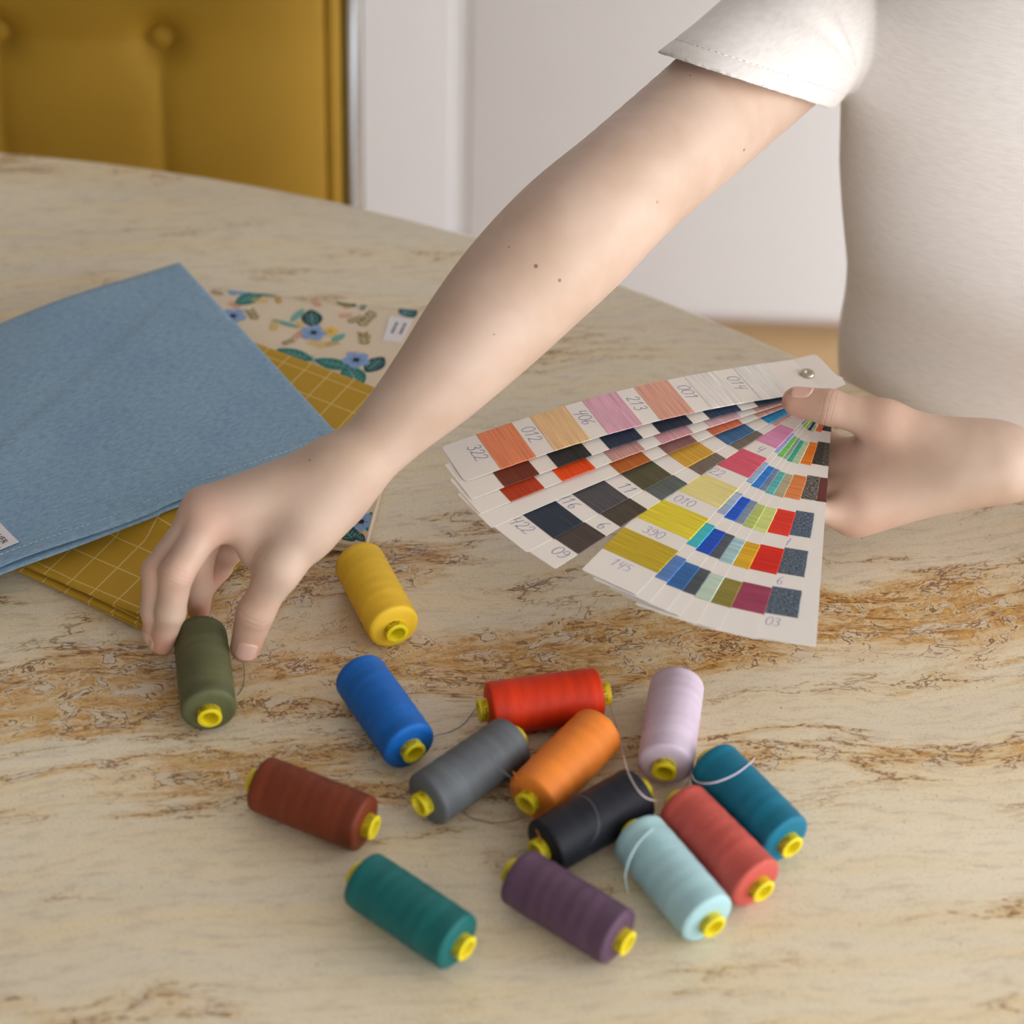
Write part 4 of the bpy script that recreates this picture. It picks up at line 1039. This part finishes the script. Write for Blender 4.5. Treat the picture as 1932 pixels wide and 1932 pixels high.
# --- fingernails laid on the finger surface
m_nail = simple('nail', (224, 184, 170), 0.30); NT_ = m_nail.node_tree.nodes; 
m_nail.node_tree.nodes['Principled BSDF'].inputs['Subsurface Weight'].default_value = 0.15
m_nail.node_tree.nodes['Principled BSDF'].inputs['Subsurface Radius'].default_value = (.003, .001, .0007)
def march(field, P, D, g):
    c = P.mean(0); f = field.cull(c, np.linalg.norm(P - c, axis=1).max() + 0.05); P = P.copy(); go = np.ones(len(P), bool)
    for _ in range(45):
        q = f(P); go &= q > 2e-4
        if not go.any(): break
        P = P + np.where(go, q, 0)[:, None] * D * g
    return P
def nail(base, tip, out, w, l, back=0.45):
    """base, tip: axis of the last joint; out: direction the nail faces"""
    ax = (tip - base) / np.linalg.norm(tip - base); out = np.array(out, float); out -= ax * (out @ ax); out /= np.linalg.norm(out); sd = np.cross(ax, out)
    nu_, nv_ = 12, 10; S_ = []; E_ = []
    for j in range(nv_ + 1):
        for i in range(nu_ + 1):
            u = (i / nu_ - 0.5) * 2; v = j / nv_
            hw = w / 2 * (1 - 0.10 * (1 - v) ** 2) * math.sqrt(max(0.05, 1 - max(0, (0.22 - v) / 0.24) ** 2)) * math.sqrt(max(0.05, 1 - max(0, (v - 0.80) / 0.24) ** 2))
            S_.append(tip + ax * ((v - back) * l) + sd * (u * hw) + out * 0.020); E_.append(abs(u))
    S_ = march(BODY, np.array(S_), -out[None], 0.9)
    top = list(S_ + out[None] * (0.00045 * (1 - np.array(E_) ** 4) + 0.00005)[:, None])
    n_ = nu_ + 1; Vn = [tuple(p) for p in top] + [tuple(p - out * 0.0008) for p in top]; N_ = len(top); Fn = []
    for j in range(nv_):
        for i in range(nu_):
            a = j * n_ + i; Fn.append((a, a + 1, a + n_ + 1, a + n_)); Fn.append((a + N_ + n_, a + N_ + n_ + 1, a + N_ + 1, a + N_))
    rim = list(range(nu_)) + [j * n_ + nu_ for j in range(nv_)] + [nv_ * n_ + i for i in range(nu_, 0, -1)] + [j * n_ for j in range(nv_, 0, -1)]
    for k_ in range(len(rim)):
        a, b = rim[k_], rim[(k_ + 1) % len(rim)]; Fn.append((a, b, b + N_, a + N_))
    o = attach(link('fingernail', fix_normals(pyd('fingernail', Vn, Fn)), m_nail, person)); return o
nail(R_TH[2], R_TH[3], view * 0.9 + np.array([.25, -.1, .1]), .0140, .0155, 0.80)
nail(R_DIP[0], R_TIP[0], (-.95, -.15, .25), .0100, .0105, 0.55)
nail(R_DIP[1], R_TIP[1], (-.95, 0, .25), .0100, .0105, 0.55)
nail(R_DIP[2], R_TIP[2], (-.3, .9, .3), .0098, .0100, 0.55)
nail(R_DIP[3], R_TIP[3], (-.2, .9, .2), .0080, .0085, 0.55)
nail(L_TH[2], L_TH[3], np.array([-.15, .05, 1.0]), .0135, .0150, 0.75)
for i in range(4): nail(L_DIP[i], L_TIP[i], (0, -.2, -1), .0095, .0100, 0.55)

# --- shirt
torso = Loft([(z, TCX + o_, TCY + o_ + 0.20 * (z - .12), a_, b_) for z, o_, a_, b_ in [(-0.2, 0.02, 0.192, 0.125), (-0.1, 0.012, 0.19, 0.118), (-0.02, 0.004, 0.188, 0.112), (0.06, 0.0, 0.192, 0.112), (0.14, 0, 0.204, 0.118), (0.21, 0, 0.21, 0.118), (0.27, 0, 0.198, 0.11), (0.32, 0, 0.17, 0.1), (0.36, 0, 0.13, 0.088), (0.39, 0, 0.09, 0.072)]], TANG)
PIT = atd(1605, 165, 1.50)
sl0, sl1, sl2 = ARP[0] + np.array([.01, 0, -.005]), ARP[1], atd(1409, 153, 1.424)
sl3 = sl2 + (ARP[3] - ARP[2]) * 0.75
ax_ = (sl3 - sl1)
cuffn = -.31 * RT - .95 * UP + .25 * FW; cuffn /= np.linalg.norm(cuffn)
class Sleeve:
    k = 0.006; c = (sl0 + sl3) / 2; R = np.linalg.norm(sl3 - sl0) / 2 + .08
    def d(s, P):
        a_ = Cone(sl0, sl1, .060, .0585, .03).d(P); b_ = Cone(sl1, sl3, .0585, .0555, .03).d(P); D = smin(a_, b_, .01)
        q = P - PIT; dp = np.linalg.norm(q, axis=1); an = np.arctan2(q @ UP, -(q @ RT))
        amp = 1.2 * sstep(.036, .066, dp) * np.exp(-(dp / .095) ** 2)
        amp = amp * sstep(.004, .035, -((P - sl2) @ cuffn))
        D = D - amp * (0.0024 * np.sin(an * 8.5 + .6) + 0.0010 * np.sin(an * 14 + dp * 30))
        D = D - 0.0007 * np.sin((P @ ax_) / np.linalg.norm(ax_) * 95 + 3 * np.sin((P @ UP) * 30))
        cut = (P - sl2) @ cuffn
        h_ = np.clip(((P - sl1) @ ax_) / (ax_ @ ax_), 0, 1); rad_ = np.linalg.norm(P - sl1 - h_[:, None] * ax_, axis=1)
        D = D + 0.0006 * np.exp(-((cut + 0.0125) / 0.0016) ** 2)
        inner = np.maximum(rad_ - (.0580 - .0030 * h_ - .0052), -(cut + 0.020))
        return np.maximum(np.maximum(D, cut), -inner)
sl0L = SH_L; sl2L = SH_L * .55 + L_EL * .45; axL = (sl2L - sl0L) / np.linalg.norm(sl2L - sl0L)
class SleeveL:
    k = 0.03; c = (sl0L + sl2L) / 2; R = .2
    def d(s, P): return np.maximum(Cone(sl0L, sl2L, .062, .056).d(P), (P - sl2L) @ axL)
def shirt_extra(P, D):
    tw = np.clip((0.26 - P[:, 2]) / 0.2, 0, 1)
    dr = 0.0040 * np.sin((P[:, 0] * 0.9 + P[:, 2] * 1.25) * 30 + 2 * np.sin(P[:, 0] * 9)) * np.exp(-((P[:, 2] + .01) / .08) ** 2)
    dr += 0.0016 * np.sin((P[:, 0] * 1.0 - P[:, 2] * .25 + P[:, 1] * .3) * 34 + 1.0)
    return D - dr * tw
SHIRT = Field([([torso, Sleeve(), SleeveL()], 0.0)], (), shirt_extra)
V, Q = surface(SHIRT, (0.07, 1.00, -0.21), (0.76, 1.66, 0.44), 0.0021)
m_shirt = mat('white_jersey'); t = NT(m_shirt); ob = t.obj()
wv = t.noise(t.mapping(ob, rot=(0, 0, -.64), sc=(90, 90, 700)), 1, 3, 0.6); w2 = t.noise(ob, 1200, 2)
t.set('Base Color', t.mix(t.mapr(wv, 0.35, 0.7), rgba((236, 231, 228)), rgba((226, 220, 216)))); t.set('Roughness', 0.9); t.set('Sheen Weight', 0.2)
t.bump(t.math('ADD', wv, t.math('MULTIPLY', w2, 0.5)), 0.18, 0.0008)
shirt = attach(link('shirt', mesh_np('shirt', V, Q), m_shirt, person)); shirt['label'] = 'white short-sleeved jersey t-shirt'

# stitched hem of the right sleeve
m_sthr = simple('white_stitch', (236, 232, 228), 0.8); Vs, Fs = [], []
c_ = sl2 - cuffn * 0.0125; e1_ = np.cross(cuffn, (0, 0, 1.0)); e1_ /= np.linalg.norm(e1_); e2_ = np.cross(cuffn, e1_)
NST = 110; A_ = (np.arange(NST)[:, None] * 2 * math.pi / NST + np.array([0, .018, .036])[None]).ravel()
D_ = np.cos(A_)[:, None] * e1_ + np.sin(A_)[:, None] * e2_
PS = march(SHIRT, c_ + D_ * 0.095, -D_, 0.8) + D_ * 0.0002
for k in range(NST):
    v_, f_ = tube(list(PS[3 * k:3 * k + 3]), 0.00038, 5)
    o_ = len(Vs); Vs += v_; Fs += [tuple(i + o_ for i in f) for f in f_]
so = link('hem_stitching', pyd('hem_stitching', Vs, Fs), m_sthr, shirt); so['kind'] = 'stuff'

# --- jeans and shoes below the table line
m_denim = mat('denim'); t = NT(m_denim); t.set('Base Color', t.mix(t.noise(t.obj(), 900, 2), rgba((92, 112, 140)), rgba((134, 152, 176)))); t.set('Roughness', 0.9)
fwd = np.array([-.35, -.94, 0]); sid = np.array([.94, -.35, 0]); hip = np.array([TCX + .02, TCY + .02, -.22])
legs = [Loft([(-.30, hip[0] + .01, hip[1] + .01, .170, .125), (-.22, hip[0], hip[1], .172, .128), (-.12, hip[0], hip[1], .160, .116)], TANG, .05)]
for s_ in (-1, 1):
    a_ = hip + sid * .085 * s_ + np.array([0, 0, -.02]); b_ = a_ + fwd * .40 + np.array([0, 0, -.03]); c_ = b_ + fwd * .02 + np.array([0, 0, -.40])
    legs += [Cone(a_, b_, .078, .058, .04), Cone(b_, c_, .056, .044, .03)]
V, Q = surface(Field([(legs, 0.0)]), (0.0, 0.75, -0.75), (0.80, 1.70, -0.08), 0.006)
attach(link('jeans', mesh_np('jeans', V, Q), m_denim, person))
m_shoe = simple('white_shoe', (225, 222, 216), 0.5)
for s_ in (-1, 1):
    a_ = hip + sid * .085 * s_ + fwd * .42; V, Q = surface(Field([([Cone((a_[0], a_[1], -.72), (a_[0] + fwd[0] * .13, a_[1] + fwd[1] * .13, -.725), .034, .025, .02, (0, 0, 1), .9), Cone((a_[0], a_[1], -.70), (a_[0], a_[1], -.66), .036, .042, .02)], 0.0)]), (a_[0] - .25, a_[1] - .25, -.80), (a_[0] + .1, a_[1] + .1, -.60), 0.006)
    V[:, 2] = np.maximum(V[:, 2], -0.7495)
    attach(link('shoe', mesh_np('shoe', V, Q), m_shoe, person))
# hair
m_hair = simple('brown_hair', (84, 58, 40), 0.5)
hr = [Cone(HD + np.array([.012, .014, .045]), HD + np.array([.02, .024, -.03]), .092, .078, .03), Cone(HD + np.array([.05, .06, -.02]), HD + np.array([.06, .075, -.14]), .055, .035, .03)]
V, Q = surface(Field([(hr, 0.0)], [(Cone(HD + np.array([-.085, -.105, -.03]), HD + np.array([-.085, -.105, .01]), .085, .085), .02)]), HD - .2, HD + .2, 0.005)
attach(link('hair', mesh_np('hair', V, Q), m_hair, person))
